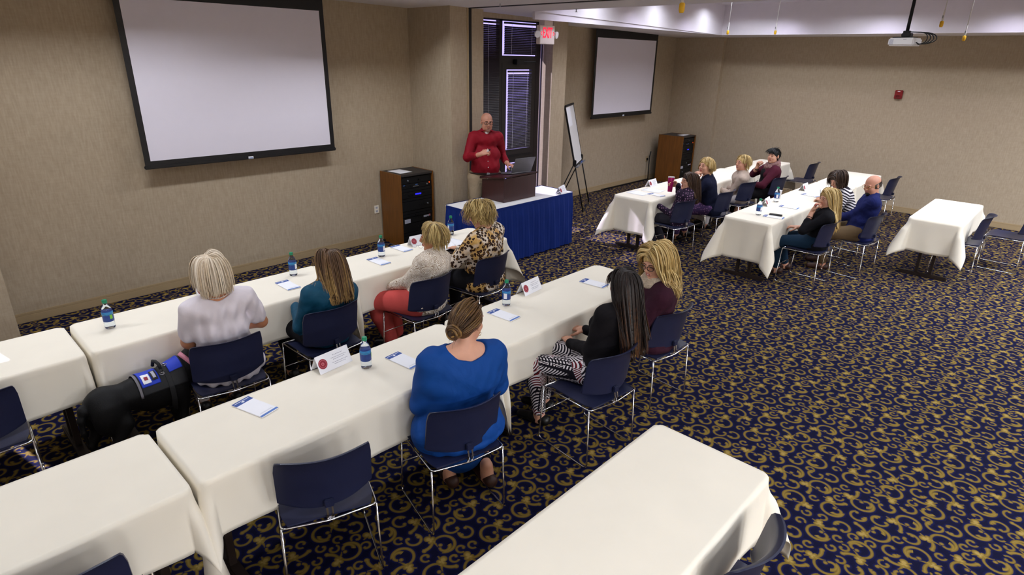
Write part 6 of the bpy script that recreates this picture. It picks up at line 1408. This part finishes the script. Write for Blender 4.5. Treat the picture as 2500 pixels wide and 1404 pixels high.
# things in the hands
t = thing('tumbler', 'magenta steel tumbler held up over the far group\'s first table', 'tumbler', (7.40, 4.035, .815), 0)
t.rotation_euler = (R(-4), R(8), 0)
g = MB(); g.lathe([(0, 0), (.030, 0), (.031, .01), (.034, .08), (.041, .12), (.043, .19), (.0425, .193)], M_['magenta'], 28); g.build('body', t, auto=40)
g = MB(); g.lathe([(.043, .19), (.044, .192), (.044, .204), (.038, .207), (.036, .2), (0, .2)], M_['offwhite'], 28); g.build('lid', t, auto=40)
g = MB(); g.tube([(0, 0, 0), (.02, .03, .13)], .004, M_['silver'], 8); o = g.build('pen', smooth=True, loc=(8.765, 2.50, .76)); tag(o, 'pen in the writing hand of the person in stripes', 'pen')
hp = pc['root'].matrix_world if False else None
g = MB(); g.tube([(0, 0, 0), (.0, -.055, .03)], .010, M_['offwhite'], 10); g.tube([(0, -.05, .027), (0, -.075, .041)], .0095, BM, 10); o = g.build('marker_pen', smooth=True, loc=(5.445, 5.64, 1.35)); tag(o, 'short white and black pen in the presenter\'s raised hand', 'pen')

# ---------------------------------------------------------------- service dog
def make_dog():
    root = thing('dog', 'black service dog in a blue and black harness standing under the table', 'dog', (.75, 3.96, 0), R(-86)); root.scale = (.92, .84, 1.0)  # local +Y = forward
    B = mat('black coat', srgb(10, 9, 11), .6, noise=.2, nscale=60, bump=.15, bscale=160, spec=.25); S = Sdf()
    S.ell((0, .26, .455), (.105, .17, .135), k=.05); S.ell((0, .02, .475), (.095, .22, .105), k=.06); S.ell((0, -.20, .475), (.098, .13, .115), k=.05); S.ell((0, .12, .425), (.09, .14, .11), k=.05)
    S.cap((0, .34, .52), (.0, .47, .62), .085, .066, k=.05); S.ell((0, .53, .665), (.058, .072, .060), k=.03); S.cap((0, .56, .655), (0, .665, .625), .036, .026, k=.03); S.ell((0, .685, .632), (.016, .014, .012), k=.008)
    for s in (-1, 1):
        S.ell((s*.056, .50, .665), (.013, .032, .048), rotm(0, 20, s*-14), k=.012)                                    # drop ears
        S.ell((s*.07, .28, .40), (.045, .07, .11), k=.04); S.cap((s*.075, .30, .34), (s*.078, .27, .215), .036, .027, k=.03); S.cap((s*.078, .27, .215), (s*.078, .285, .05), .024, .021, k=.02); S.cap((s*.078, .285, .03), (s*.078, .325, .022), .027, .022, k=.015)
        dy = .05*s; S.ell((s*.072, -.22+dy*.3, .41), (.055, .105, .125), rotm(0, -15), k=.05); S.cap((s*.078, -.17+dy, .34), (s*.08, -.27+dy, .20), .058, .030, k=.04)
        S.cap((s*.08, -.27+dy, .20), (s*.08, -.245+dy, .05), .025, .021, k=.02); S.cap((s*.08, -.245+dy, .028), (s*.08, -.195+dy, .022), .027, .022, k=.015)
    tp = [(0, -.30, .50), (0.01, -.34, .485), (.02, -.365, .43), (.025, -.37, .35), (.02, -.36, .27)]
    for i in range(4): S.cap(tp[i], tp[i+1], .034-.006*i, .034-.006*(i+1), k=.02)
    V, F = S.mesh(.006); np_mesh('body', V, F, [B], root)
    for s in (-1, 1):
        g = MB(); g.lathe([(0, -.006), (.006, 0), (0, .006)], IRIS, 8, loc=(s*.036, .575, .685)); g.build('eye', root, smooth=True)
    HB = mat('harness black nylon', srgb(18, 18, 22), .7); HBL = mat('harness blue nylon', srgb(10, 52, 190), .6); GR_ = mat('grey piping', srgb(110, 106, 112), .6)
    def wrap(u0, u1, a0, a1, lift, m, name, parent=root, nu=14, na=26, lab=None):
        g = MB(); P = []
        for i in range(nu+1):
            y = u0+(u1-u0)*i/nu; row = []
            for j in range(na+1):
                a = a0+(a1-a0)*j/na; dirv = np.array([math.sin(a), 0, math.cos(a)]); c = np.array([0, y, .46]); lo, hi = .0, .30
                for _ in range(12):
                    mid = (lo+hi)/2
                    if S.at((c+dirv*mid)[None])[0] < lift: lo = mid
                    else: hi = mid
                row.append(tuple(c+dirv*lo))
            P.append(row)
        g.grid(P, m); o = g.build(name, parent, smooth=True)
        md = o.modifiers.new('t', 'SOLIDIFY'); md.thickness = .003
        if lab: o['label'] = lab
        return o
    h = wrap(.02, .34, R(-80), R(80), .008, HB, 'harness', lab='black harness vest')
    wrap(.03, .16, R(-52), R(52), .014, HBL, 'blue_panel', h, lab='royal blue panel'); wrap(.235, .33, R(-34), R(34), .014, HBL, 'blue_panel', h, lab='royal blue front panel')
    wrap(.045, .10, R(14), R(44), .019, M_['white'], 'patch', h, lab='white patch with red square'); wrap(.06, .085, R(24), R(34), .022, M_['sealred'], 'patch_emblem', h)
    wrap(.11, .15, R(8), R(40), .019, HB, 'patch', h, lab='black patch with white print'); wrap(.12, .14, R(12), R(34), .022, M_['greytext'], 'patch_print', h)
    wrap(.20, .235, R(-178), R(178), .012, HB, 'girth_strap', h); wrap(.005, .022, R(-84), R(84), .010, GR_, 'piping', h)
    g = MB(); g.tube([(-.045, .17, .60), (-.035, .175, .635), (.0, .18, .642), (.035, .185, .635), (.045, .19, .60)], .012, HB, 10); g.build('handle', h, smooth=True)
    for x, y, z in ((.075, .185, .572), (.03, .225, .608)):
        g = MB(); g.tube([(x+.016*math.cos(a), y+.016*math.sin(a), z+.008) for a in np.linspace(0, 2*PI, 15)[:-1]], .0025, M_['chrome'], 6, closed=True); g.build('metal_ring', h, smooth=True)
    g = MB(); P = []; ax = nrm(np.array([0, .13, .10])); c = np.array([0, .41, .572]); a1 = np.array([1., 0, 0]); a2 = np.cross(ax, a1)
    for k in range(33):
        a = 2*PI*k/32; row = []
        for dd in (-.016, .016):
            dv = a1*math.cos(a)+a2*math.sin(a); lo, hi = 0, .2
            for _ in range(12):
                mid = (lo+hi)/2
                if S.at((c+ax*dd+dv*mid)[None])[0] < .006: lo = mid
                else: hi = mid
            row.append(tuple(c+ax*dd+dv*lo))
        P.append(row)
    g.grid(P, mat('pink nylon', srgb(214, 136, 158), .6)); o = g.build('collar', root, smooth=True); o['label'] = 'pink collar'; md = o.modifiers.new('t', 'SOLIDIFY'); md.thickness = .003
make_dog()
